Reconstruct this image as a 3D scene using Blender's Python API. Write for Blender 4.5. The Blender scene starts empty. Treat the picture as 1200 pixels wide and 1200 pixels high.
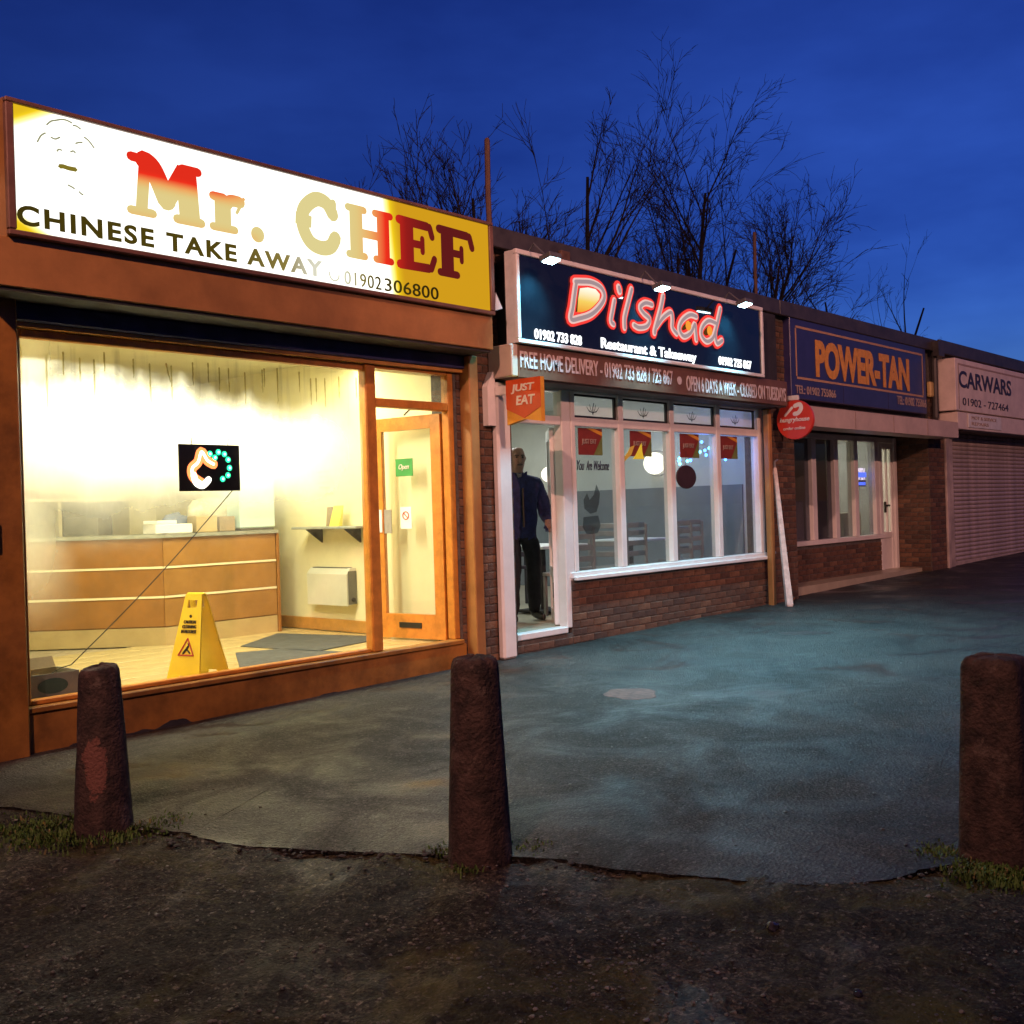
import bpy, math, random
import numpy as np
from mathutils import Vector, Matrix, noise

scene = bpy.context.scene
col = scene.collection

# ------------------------------------------------------------------ camera
YAW, PITCH, ROLL = math.radians(47.947), math.radians(-0.162), math.radians(-1.776)
CAM = Vector((0.0, -6.755, 1.17))
FPX = 1250.0
FW = Vector((math.sin(YAW)*math.cos(PITCH), math.cos(YAW)*math.cos(PITCH), math.sin(PITCH)))
_r = Vector((math.cos(YAW), -math.sin(YAW), 0)); _u = _r.cross(FW)
RT = _r*math.cos(ROLL) + _u*math.sin(ROLL)
UP = -_r*math.sin(ROLL) + _u*math.cos(ROLL)
cd = bpy.data.cameras.new('camera'); cam = bpy.data.objects.new('camera', cd); col.objects.link(cam)
M = Matrix.Identity(4)
for i in range(3):
    M[i][0], M[i][1], M[i][2], M[i][3] = RT[i], UP[i], -FW[i], CAM[i]
cam.matrix_world = M
cd.sensor_width = 36; cd.lens = FPX/1200*36; cd.clip_start = .05; cd.clip_end = 3000
scene.camera = cam

# ------------------------------------------------------------------ dusk sky
world = bpy.data.worlds.new('World'); scene.world = world; world.use_nodes = True
wn = world.node_tree.nodes; wl = world.node_tree.links; wn.clear()
wo = wn.new('ShaderNodeOutputWorld'); bg = wn.new('ShaderNodeBackground'); sky = wn.new('ShaderNodeTexSky')
sky.sky_type = 'NISHITA'; sky.sun_disc = False; sky.sun_elevation = math.radians(-4.0); sky.sun_rotation = math.radians(75)
sky.altitude = 100; sky.air_density = 1.2; sky.dust_density = .3; sky.ozone_density = 4.0
tc = wn.new('ShaderNodeTexCoord'); mp = wn.new('ShaderNodeMapping'); mp.inputs['Scale'].default_value = (1.6, 1.6, 4.5)
nz = wn.new('ShaderNodeTexNoise'); nz.inputs['Scale'].default_value = 1.7; nz.inputs['Detail'].default_value = 5; nz.inputs['Roughness'].default_value = .55
cr = wn.new('ShaderNodeValToRGB'); cr.color_ramp.elements[0].position = .34; cr.color_ramp.elements[0].color = (.50, .55, .66, 1)
cr.color_ramp.elements[1].position = .66; cr.color_ramp.elements[1].color = (1.0, 1.0, 1.0, 1)
m1 = wn.new('ShaderNodeMix'); m1.data_type = 'RGBA'; m1.blend_type = 'MULTIPLY'; m1.inputs['Factor'].default_value = 1
tint = wn.new('ShaderNodeMix'); tint.data_type = 'RGBA'; tint.blend_type = 'MULTIPLY'; tint.inputs['Factor'].default_value = 1
tint.inputs['B'].default_value = (.34, .67, 1.0, 1)
wl.new(tc.outputs['Generated'], mp.inputs['Vector']); wl.new(mp.outputs['Vector'], nz.inputs['Vector'])
wl.new(nz.outputs['Fac'], cr.inputs['Fac']); wl.new(sky.outputs['Color'], tint.inputs['A'])
wl.new(tint.outputs['Result'], m1.inputs['A']); wl.new(cr.outputs['Color'], m1.inputs['B'])
wl.new(m1.outputs['Result'], bg.inputs['Color']); wl.new(bg.outputs['Background'], wo.inputs['Surface'])
bg.inputs['Strength'].default_value = SKYSTR = 5.2
scene.view_settings.view_transform = 'Standard'; scene.view_settings.look = 'None'
scene.view_settings.exposure = 0; scene.view_settings.gamma = 1

# light powers, all in one place
P_STREET, P_CHEF, P_DIL, P_FLOOD, P_TAN = 5600, 102, 28, 66, 26

# ------------------------------------------------------------------ pixel -> place
def ray(x, y): return FW + RT*((x-600)/FPX) - UP*((y-600)/FPX)
def W(x, y, Y):
    d = ray(x, y); return CAM + d*((Y-CAM.y)/d.y)
def WX(x, y, X):
    d = ray(x, y); return CAM + d*((X-CAM.x)/d.x)
def WZ(x, y, Z):
    d = ray(x, y); return CAM + d*((Z-CAM.z)/d.z)
def gz(X): return -.30 + .013*min(max(X, -10), 30)
def G(x, y):
    z = -.27
    for i in range(8):
        p = WZ(x, y, z); z = gz(p.x)
    return p

# ------------------------------------------------------------------ materials
MATS = {}
def ramp2(nt, a, b, p0=.35, p1=.65):
    r = nt.nodes.new('ShaderNodeValToRGB')
    r.color_ramp.elements[0].position = p0; r.color_ramp.elements[0].color = (*a, 1)
    r.color_ramp.elements[1].position = p1; r.color_ramp.elements[1].color = (*b, 1)
    return r
def mat(name, c, rough=.6, var=.25, scale=6, bump=0, bscale=60, metal=0, spec=.5, emit=None, es=0, c2=None, coord='Object', rvar=0, coat=0):
    m = bpy.data.materials.new(name); m.use_nodes = True; nt = m.node_tree; b = nt.nodes['Principled BSDF']
    t = nt.nodes.new('ShaderNodeTexCoord'); n = nt.nodes.new('ShaderNodeTexNoise')
    n.inputs['Scale'].default_value = scale; n.inputs['Detail'].default_value = 6; n.inputs['Roughness'].default_value = .65
    nt.links.new(t.outputs[coord], n.inputs['Vector'])
    lo = tuple(max(0, v*(1-var)) for v in c); hi = c2 or tuple(min(1, v*(1+var)) for v in c)
    r = ramp2(nt, lo, hi); nt.links.new(n.outputs['Fac'], r.inputs['Fac']); nt.links.new(r.outputs['Color'], b.inputs['Base Color'])
    b.inputs['Roughness'].default_value = rough; b.inputs['Metallic'].default_value = metal; b.inputs['Specular IOR Level'].default_value = spec
    b.inputs['Coat Weight'].default_value = coat; b.inputs['Coat Roughness'].default_value = .08
    if rvar:
        mr = nt.nodes.new('ShaderNodeMapRange'); mr.inputs['To Min'].default_value = max(.03, rough-rvar); mr.inputs['To Max'].default_value = min(1, rough+rvar)
        mr.inputs['From Min'].default_value = .3; mr.inputs['From Max'].default_value = .7
        n3 = nt.nodes.new('ShaderNodeTexNoise'); n3.inputs['Scale'].default_value = scale*.6; n3.inputs['Detail'].default_value = 5
        nt.links.new(t.outputs[coord], n3.inputs['Vector']); nt.links.new(n3.outputs['Fac'], mr.inputs['Value']); nt.links.new(mr.outputs['Result'], b.inputs['Roughness'])
    if bump:
        n2 = nt.nodes.new('ShaderNodeTexNoise'); n2.inputs['Scale'].default_value = bscale; n2.inputs['Detail'].default_value = 4
        nt.links.new(t.outputs[coord], n2.inputs['Vector'])
        bp = nt.nodes.new('ShaderNodeBump'); bp.inputs['Strength'].default_value = bump; bp.inputs['Distance'].default_value = .01
        nt.links.new(n2.outputs['Fac'], bp.inputs['Height']); nt.links.new(bp.outputs['Normal'], b.inputs['Normal'])
    if emit:
        b.inputs['Emission Color'].default_value = (*emit, 1); b.inputs['Emission Strength'].default_value = es
    MATS[name] = m; return m
def glass_mat(name, tint=(.93, .96, .95), ior=1.5, rough=0.0, dirt=.0):
    m = bpy.data.materials.new(name); m.use_nodes = True; nt = m.node_tree; nt.nodes.clear()
    o = nt.nodes.new('ShaderNodeOutputMaterial'); tr = nt.nodes.new('ShaderNodeBsdfTransparent'); gl = nt.nodes.new('ShaderNodeBsdfGlossy')
    lw = nt.nodes.new('ShaderNodeLayerWeight'); lw.inputs['Blend'].default_value = .5; pw = nt.nodes.new('ShaderNodeMath'); pw.operation = 'POWER'; pw.inputs[1].default_value = 4.5; fr = nt.nodes.new('ShaderNodeMath'); fr.operation = 'MULTIPLY_ADD'; fr.inputs[1].default_value = .85; fr.inputs[2].default_value = .035; nt.links.new(lw.outputs['Facing'], pw.inputs[0]); nt.links.new(pw.outputs[0], fr.inputs[0]); mx = nt.nodes.new('ShaderNodeMixShader')
    tr.inputs['Color'].default_value = (*tint, 1); gl.inputs['Roughness'].default_value = rough
    nt.links.new(fr.outputs[0], mx.inputs['Fac']); nt.links.new(tr.outputs[0], mx.inputs[1]); nt.links.new(gl.outputs[0], mx.inputs[2])
    last = mx
    if dirt:
        df = nt.nodes.new('ShaderNodeBsdfDiffuse'); df.inputs['Color'].default_value = (.5, .5, .48, 1)
        tl = nt.nodes.new('ShaderNodeBsdfTranslucent'); tl.inputs['Color'].default_value = (.5, .5, .48, 1)
        ad = nt.nodes.new('ShaderNodeAddShader'); nt.links.new(df.outputs[0], ad.inputs[0]); nt.links.new(tl.outputs[0], ad.inputs[1])
        t = nt.nodes.new('ShaderNodeTexCoord'); n = nt.nodes.new('ShaderNodeTexNoise'); n.inputs['Scale'].default_value = 1.3; n.inputs['Detail'].default_value = 6
        nt.links.new(t.outputs['Object'], n.inputs['Vector'])
        mr = nt.nodes.new('ShaderNodeMapRange'); mr.inputs['From Min'].default_value = .1; mr.inputs['From Max'].default_value = .9; mr.inputs['To Min'].default_value = dirt*.55; mr.inputs['To Max'].default_value = dirt
        nt.links.new(n.outputs['Fac'], mr.inputs['Value']); m2 = nt.nodes.new('ShaderNodeMixShader')
        nt.links.new(mr.outputs[0], m2.inputs['Fac']); nt.links.new(mx.outputs[0], m2.inputs[1]); nt.links.new(ad.outputs[0], m2.inputs[2]); last = m2
    nt.links.new(last.outputs[0], o.inputs['Surface']); MATS[name] = m; return m
def emit_mat(name, c, s):
    m = bpy.data.materials.new(name); m.use_nodes = True; nt = m.node_tree; nt.nodes.clear()
    o = nt.nodes.new('ShaderNodeOutputMaterial'); e = nt.nodes.new('ShaderNodeEmission'); e.inputs['Color'].default_value = (*c, 1); e.inputs['Strength'].default_value = s
    nt.links.new(e.outputs[0], o.inputs['Surface']); MATS[name] = m; return m

mat('orange_paint', (.27, .120, .022), .45, .34, 4, .2, 30, rvar=.15)
mat('orange_wood', (.50, .20, .03), .4, .2, 9, .1, 40)
mat('orange_metal', (.36, .175, .055), .4, .22, 2.2, .05, 20, rvar=.12)
mat('sign_trim', (.17, .085, .06), .45, .25, 5, .05, 30)
mat('navy_metal', (.035, .04, .14), .45, .3, 6, .05, 50)
mat('dark_soffit', (.03, .028, .03), .7, .3, 6)
mat('white_upvc', (.78, .76, .74), .32, .06, 4, .02, 60)
mat('white_metal', (.74, .73, .71), .35, .1, 8)
mat('grey_metal', (.42, .42, .43), .35, .15, 8, metal=.6)
mat('mortar', (.10, .09, .08), .95, .3, 20, .4, 160)
mat('brick_dark', (.075, .042, .030), .9, .35, 14, .5, 90)
mat('brick_red', (.12, .060, .036), .85, .35, 14, .5, 90)
mat('brick_brown', (.10, .056, .037), .85, .35, 14, .5, 90)
mat('brick_pale', (.16, .086, .05), .85, .35, 14, .5, 90)
mat('render_wall', (.45, .40, .33), .9, .15, 4, .2, 60)
mat('roof_felt', (.035, .035, .04), .85, .3, 5, .4, 60)
mat('fascia_trim', (.05, .045, .045), .5, .3, 5)
mat('cream_wall', (.86, .80, .52), .7, .05, 3, .05, 30)
mat('cream_ceiling', (.85, .80, .58), .8, .05, 3)
mat('skirting_wood', (.55, .27, .06), .4, .15, 8)
mat('tile_cream', (.55, .44, .21), .22, .10, 4, .03, 40)
mat('grout', (.35, .29, .18), .9, .2, 20)
mat('poster_pale', (.74, .72, .52), .7, .12, 14)
mat('rubber_mat', (.075, .08, .085), .75, .25, 9, .5, 120)
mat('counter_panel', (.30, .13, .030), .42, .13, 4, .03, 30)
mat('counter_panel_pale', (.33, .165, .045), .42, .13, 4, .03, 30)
mat('counter_kick', (.45, .34, .16), .5, .1, 4)
mat('counter_trim', (.86, .78, .52), .3, .04, 4)
mat('counter_top', (.28, .29, .25), .35, .2, 9)
mat('heater_cream', (.66, .66, .56), .38, .05, 4)
mat('heater_dark', (.15, .15, .13), .5, .1, 4)
mat('caution_yellow', (.80, .56, .02), .38, .06, 5)
mat('print_black', (.03, .02, .01), .6, .1, 5)
mat('print_red', (.45, .04, .02), .6, .1, 5)
mat('cardboard', (.30, .22, .13), .85, .15, 7)
mat('carton_grey', (.20, .20, .18), .8, .15, 7)
mat('carton_green', (.03, .07, .06), .8, .15, 7)
mat('paper_white', (.82, .82, .78), .7, .03, 5)
mat('paper_yellow', (.80, .66, .10), .6, .08, 5)
mat('sign_green', (.04, .26, .06), .5, .08, 5)
mat('bag_blue', (.10, .14, .24), .6, .2, 9)
mat('bag_clear', (.52, .50, .36), .4, .2, 9)
mat('screen_blue', (.50, .68, .66), .3, .04, 3)
mat('shelf_dark', (.06, .05, .04), .7, .3, 6)
mat('shelf_grey', (.32, .34, .30), .5, .1, 6)
mat('cable_black', (.03, .03, .03), .6, .1, 5)
mat('panel_black', (.018, .016, .014), .35, .2, 5)
mat('sign_navy_gloss', (.009, .011, .015), .05, .2, 4, spec=.7)
mat('text_fascia_brown', (.15, .075, .045), .5, .2, 5)
mat('lettering_lilac', (.62, .52, .52), .5, .12, 20)
mat('justeat_red', (.62, .085, .02), .4, .08, 5)
mat('justeat_yellow', (.72, .34, .03), .4, .1, 5)
mat('sign_red', (.62, .05, .03), .35, .08, 5)
mat('flyer_red', (.22, .035, .025), .6, .15, 12)
mat('flyer_green', (.16, .22, .06), .6, .2, 12)
mat('plaque_dark', (.045, .025, .03), .6, .2, 7)
mat('foil_yellow_glow', (.80, .72, .05), .35, .1, 12, emit=(.9, .8, .05), es=.25)  # brightness put into the foil as faint emission; it is no lamp
mat('sign_navy', (.035, .032, .11), .32, .15, 4, .04, 8)
mat('gold_paint', (.72, .33, .03), .45, .16, 14)
mat('gold_line', (.50, .30, .16), .5, .1, 10)
mat('faded_white', (.40, .30, .26), .6, .25, 30)
mat('canopy_beige', (.56, .45, .38), .45, .12, 3, .04, 20)
mat('sign_cream', (.74, .64, .58), .45, .12, 3, .04, 20)
mat('letter_ink', (.03, .022, .05), .5, .1, 9)
mat('shutter_metal', (.44, .37, .34), .5, .28, 3, .05, 30)
mat('asph_dark', (.04, .04, .042), .8, .3, 8)
mat('plaster_white', (.72, .72, .66), .8, .05, 3)
mat('plaster_cream', (.78, .68, .48), .8, .05, 3)
mat('dado_grey', (.20, .235, .26), .7, .08, 4)
mat('dado_rail', (.055, .035, .03), .5, .2, 6)
mat('table_white', (.78, .80, .80), .35, .05, 4)
mat('chair_grey', (.24, .23, .22), .5, .15, 6)
mat('chair_dark', (.03, .028, .035), .6, .2, 6)
mat('chair_wood', (.16, .08, .04), .5, .2, 9)
mat('cloth_blue', (.10, .35, .45), .7, .1, 6)
mat('floor_vinyl', (.42, .38, .28), .35, .1, 5)
mat('bollard_paint', (.026, .015, .012), .85, .6, 16, 1.0, 70, c2=(.060, .036, .028))
mat('bark', (.05, .042, .038), .95, .3, 6)
mat('pipe_rust', (.10, .05, .035), .7, .3, 12)
mat('pipe_pale', (.62, .56, .52), .5, .12, 10)
mat('batten_white', (.66, .58, .54), .6, .2, 12)
mat('alarm_yellow', (.60, .42, .16), .45, .1, 6)
mat('jacket_navy', (.018, .020, .085), .85, .35, 22, .4, 60)
mat('trouser_black', (.012, .012, .016), .9, .3, 18, .4, 60)
mat('skin', (.30, .16, .11), .55, .15, 25)
mat('shoe', (.02, .018, .018), .35, .2, 9)
mat('eye', (.05, .04, .04), .2, .1, 9)
mat('grass_blade', (.05, .105, .012), .7, .4, 9)
mat('grass_dead', (.14, .12, .04), .8, .4, 9)
mat('pebble', (.045, .045, .038), .5, .6, 9, c2=(.15, .15, .13))
mat('pole_grey', (.20, .20, .20), .5, .2, 5)
mat('lamp_housing', (.10, .10, .105), .45, .2, 5)
glass_mat('glass_clear'); glass_mat('glass_door', dirt=.06); glass_mat('glass_dirty', (.84, .88, .88), dirt=.045); glass_mat('glass_tan', (.62, .66, .72), dirt=.06)
glass_mat('glass_frost', (.9, .93, .95), dirt=.6)
emit_mat('tube_light', (1, .93, .70), 9)
emit_mat('sodium_lens', (1, .55, .22), 40)
emit_mat('flood_lens', (.62, .93, 1), 45)
emit_mat('globe_light', (1, .90, .72), 3.2)
emit_mat('downlight', (.85, 1, .95), 10)
emit_mat('led_red', (1, .20, .06), 3.5); emit_mat('led_white', (1, .86, .72), 5); emit_mat('led_green', (.03, .9, .38), 2.6); emit_mat('led_green_core', (.45, 1, .8), 4)
emit_mat('fairy_blue', (.04, .2, 1), 22); emit_mat('fairy_cyan', (.1, .8, 1), 16)
emit_mat('letter_white', (.95, .97, 1), 2.2)
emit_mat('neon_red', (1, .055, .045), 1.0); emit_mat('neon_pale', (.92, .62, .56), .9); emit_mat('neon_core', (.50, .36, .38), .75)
emit_mat('open_blue', (.12, .2, 1), 3); emit_mat('open_white', (1, .75, .8), 3)

# ------------------------------------------------------------------ mesh helpers
class MB:
    def __init__(s): s.v = []; s.f = []; s.mi = []
    def add(s, vs, fs, mi=0):
        o = len(s.v); s.v += [tuple(v) for v in vs]; s.f += [tuple(i+o for i in f) for f in fs]; s.mi += [mi]*len(fs); return s
    def box(s, x0, x1, y0, y1, z0, z1, mi=0):
        v = [(x, y, z) for z in (z0, z1) for y in (y0, y1) for x in (x0, x1)]
        return s.add(v, [(0, 2, 3, 1), (4, 5, 7, 6), (0, 1, 5, 4), (2, 6, 7, 3), (0, 4, 6, 2), (1, 3, 7, 5)], mi)
    def bbox(s, x0, x1, y0, y1, z0, z1, b=.006, mi=0):      # box with chamfered edges
        xs = (x0, x1); ys = (y0, y1); zs = (z0, z1); v = []; idx = {}
        for i in (0, 1):
            for j in (0, 1):
                for k in (0, 1):
                    sx, sy, sz = (1-2*i)*b, (1-2*j)*b, (1-2*k)*b
                    idx[i, j, k] = len(v)
                    v += [(xs[i], ys[j]+sy, zs[k]+sz), (xs[i]+sx, ys[j], zs[k]+sz), (xs[i]+sx, ys[j]+sy, zs[k])]
        I = lambda i, j, k, a: idx[i, j, k]+a
        f = []
        for i in (0, 1): f.append([I(i, 0, 0, 0), I(i, 1, 0, 0), I(i, 1, 1, 0), I(i, 0, 1, 0)])
        for j in (0, 1): f.append([I(0, j, 0, 1), I(1, j, 0, 1), I(1, j, 1, 1), I(0, j, 1, 1)])
        for k in (0, 1): f.append([I(0, 0, k, 2), I(1, 0, k, 2), I(1, 1, k, 2), I(0, 1, k, 2)])
        for j in (0, 1):
            for k in (0, 1): f.append([I(0, j, k, 1), I(1, j, k, 1), I(1, j, k, 2), I(0, j, k, 2)])
        for i in (0, 1):
            for k in (0, 1): f.append([I(i, 0, k, 0), I(i, 1, k, 0), I(i, 1, k, 2), I(i, 0, k, 2)])
        for i in (0, 1):
            for j in (0, 1): f.append([I(i, j, 0, 0), I(i, j, 1, 0), I(i, j, 1, 1), I(i, j, 0, 1)])
        for i in (0, 1):
            for j in (0, 1):
                for k in (0, 1): f.append([I(i, j, k, 0), I(i, j, k, 1), I(i, j, k, 2)])
        return s.add(v, f, mi)
    def prism(s, pts, fn, d0, d1, mi=0):       # 2D polygon -> extruded; fn(a,b,d)->xyz
        n = len(pts); v = [fn(a, b, d0) for a, b in pts] + [fn(a, b, d1) for a, b in pts]
        return s.add(v, [tuple(range(n)), tuple(range(2*n-1, n-1, -1))] + [(i, (i+1) % n, n+(i+1) % n, n+i) for i in range(n)], mi)
    def tube(s, pts, rad, seg=8, flat=None, cap=True, mi=0):
        # sweep; rad number or list; flat=(normal, k) squashes along normal
        P = [Vector(p) for p in pts]; n = len(P); R = rad if isinstance(rad, (list, tuple)) else [rad]*n
        if cap:
            d0 = (P[0]-P[1]).normalized(); d1 = (P[-1]-P[-2]).normalized()
            P = [P[0]+d0*R[0]*k for k in (.95, .7)] + P + [P[-1]+d1*R[-1]*k for k in (.7, .95)]
            R = [R[0]*.25, R[0]*.72] + list(R) + [R[-1]*.72, R[-1]*.25]; n += 4
        rings = []; ref = None
        for i in range(n):
            t = (P[min(i+1, n-1)]-P[max(i-1, 0)]).normalized()
            if flat: a = Vector(flat[0])
            else:
                if ref is None: ref = Vector((0, 0, 1)) if abs(t.z) < .9 else Vector((1, 0, 0))
                a = (ref - t*ref.dot(t)).normalized(); ref = a
            b = t.cross(a).normalized(); k = flat[1] if flat else 1
            rings.append([P[i] + b*math.cos(q)*R[i] + a*math.sin(q)*R[i]*k for q in [2*math.pi*j/seg for j in range(seg)]])
        v = [p for r in rings for p in r]; f = []
        for i in range(n-1):
            for j in range(seg): f.append((i*seg+j, i*seg+(j+1) % seg, (i+1)*seg+(j+1) % seg, (i+1)*seg+j))
        f.append(tuple(range(seg-1, -1, -1))); f.append(tuple((n-1)*seg+j for j in range(seg)))
        return s.add(v, f, mi)
    def lathe(s, prof, c, seg=24, ax=(0, 0, 1), mi=0, closed=True):
        A = Vector(ax).normalized(); e1 = A.orthogonal().normalized(); e2 = A.cross(e1); c = Vector(c)
        v = [c + A*h + (e1*math.cos(2*math.pi*j/seg)+e2*math.sin(2*math.pi*j/seg))*r for r, h in prof for j in range(seg)]
        n = len(prof); f = []
        for i in range(n-1):
            for j in range(seg): f.append((i*seg+j, i*seg+(j+1) % seg, (i+1)*seg+(j+1) % seg, (i+1)*seg+j))
        if closed: f.append(tuple(range(seg-1, -1, -1))); f.append(tuple((n-1)*seg+j for j in range(seg)))
        return s.add(v, f, mi)

ORG = {}
def worg(o): return ORG.get(o.name, Vector((0, 0, 0)))
def put(o, parent):
    col.objects.link(o)
    if parent: o.parent = parent
    return o
def obj(name, mb, m, parent=None, smooth=False, origin=None):
    """one mesh object; vertices are given in world metres"""
    og = worg(parent) if parent else (Vector(origin) if origin else None)
    if og is None:
        a = np.array(mb.v); og = Vector(((a[:, 0].min()+a[:, 0].max())/2, (a[:, 1].min()+a[:, 1].max())/2, a[:, 2].min()))
    me = bpy.data.meshes.new(name); me.from_pydata([(v[0]-og.x, v[1]-og.y, v[2]-og.z) for v in mb.v], [], mb.f)
    ms = m if isinstance(m, (list, tuple)) else [m]
    for q in ms: me.materials.append(MATS[q])
    if len(ms) > 1: me.polygons.foreach_set('material_index', mb.mi)
    if smooth: me.polygons.foreach_set('use_smooth', [True]*len(me.polygons))
    me.update(); o = bpy.data.objects.new(name, me); put(o, parent); ORG[o.name] = og
    if not parent: o.location = og
    return o
def thing(name, label, cat, loc, group=None):
    o = bpy.data.objects.new(name, None); put(o, None); o.location = loc; o.empty_display_size = .1
    ORG[o.name] = Vector(loc); return tag(o, label, cat, group)
def tag(o, label=None, cat=None, group=None, kind=None):
    if label: o['label'] = label
    if cat: o['category'] = cat
    if group: o['group'] = group
    if kind: o['kind'] = kind
    return o
def light(name, parent, kind, loc, power, color, direction=(0, 0, -1), size=.2, size_y=None, spot=None, blend=.5):
    ld = bpy.data.lights.new(name, kind); ld.energy = power; ld.color = color
    if kind == 'AREA':
        ld.size = size
        if size_y: ld.shape = 'RECTANGLE'; ld.size_y = size_y
    else: ld.shadow_soft_size = size
    if spot: ld.spot_size = math.radians(spot); ld.spot_blend = blend
    o = bpy.data.objects.new(name, ld); put(o, parent)
    o.location = Vector(loc) - (worg(parent) if parent else Vector((0, 0, 0)))
    o.rotation_euler = Vector(direction).to_track_quat('-Z', 'Y').to_euler(); return o

def text(name, body, O, A, w, h, m, parent, bold=0.0, depth=.006, shear=0, up=(0, 0, 1), spacing=1.0):
    """flat lettering fitted to w x h metres; O lower-left corner on the surface, A reading direction"""
    cu = bpy.data.curves.new('t', 'FONT'); cu.body = body; cu.extrude = .5; cu.offset = bold; cu.shear = shear; cu.space_character = spacing; cu.resolution_u = 4
    t = bpy.data.objects.new('t', cu); col.objects.link(t); bpy.context.view_layer.update()
    dg = bpy.context.evaluated_depsgraph_get(); me = bpy.data.meshes.new_from_object(t.evaluated_get(dg)); bpy.data.objects.remove(t)
    n = len(me.vertices); a = np.empty(n*3); me.vertices.foreach_get('co', a); a = a.reshape(-1, 3)
    mn = a.min(0); mx = a.max(0)
    A = Vector(A).normalized(); U = Vector(up).normalized(); N = A.cross(U); og = worg(parent)    # N: towards the reader
    O = Vector(O) - og
    sx = w/(mx[0]-mn[0]); sy = h/(mx[1]-mn[1])
    q = np.array(O)[None] + (a[:, :1]-mn[0])*sx*np.array(A)[None] + (a[:, 1:2]-mn[1])*sy*np.array(U)[None] + (a[:, 2:3]+.5)*depth*np.array(N)[None]
    me.vertices.foreach_set('co', q.ravel()); me.materials.clear(); me.materials.append(MATS[m]); me.update()
    me.name = name; o = bpy.data.objects.new(name, me); put(o, parent); ORG[o.name] = og; return o

def smooth_path(pts, sub=6):
    P = [Vector(p) for p in pts]; out = []
    for i in range(len(P)-1):
        p0, p1, p2, p3 = P[max(i-1, 0)], P[i], P[i+1], P[min(i+2, len(P)-1)]
        for k in range(sub):
            t = k/sub
            out.append(.5*((2*p1)+(p2-p0)*t+(2*p0-5*p1+4*p2-p3)*t*t+(3*p1-p0-3*p2+p3)*t*t*t))
    out.append(P[-1]); return out

# brick pieces: few shared meshes
BR = {}
def brick_mesh(m, ln):
    k = (m, round(ln, 3))
    if k not in BR:
        mb = MB(); mb.bbox(-ln/2, ln/2, -.05, .05, -.0325, .0325, .004)
        me = bpy.data.meshes.new('brick'); me.from_pydata(mb.v, [], mb.f); me.materials.append(MATS[m]); BR[k] = me
    return BR[k]
def brickwork(parent, p0, ax, length, z0, z1, nrm, seed=0):
    """stretcher bond of single bricks set 7 mm proud of the mortar wall; p0 on the mortar face"""
    rnd = random.Random(seed); A = Vector(ax); N = Vector(nrm); og = worg(parent)
    rz = math.atan2(A.y, A.x); nc = int((z1-z0)/.075+.3)
    for c in range(nc):
        z = z0+.075*c+.0375+.002; x = 0.0; first = (c % 2 == 1)
        while x < length-.03:
            ln = .1025 if first else .215
            first = False
            ln = min(ln, length-x-.004)
            if ln < .03: break
            ln = round(ln, 2) if ln not in (.1025, .215) else ln
            m = rnd.choices(['brick_red', 'brick_brown', 'brick_pale', 'brick_dark'], [5, 4, 2, 2.5])[0]
            o = bpy.data.objects.new('brick', brick_mesh(m, ln)); put(o, parent)
            o.location = Vector((p0[0], p0[1], 0)) + A*(x+ln/2) + N*(-.05+.007+rnd.uniform(-.002, .002)) + Vector((0, 0, z)) - og
            o.rotation_euler = (rnd.uniform(-.006, .006), 0, rz+rnd.uniform(-.006, .006))
            x += ln+.01
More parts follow.
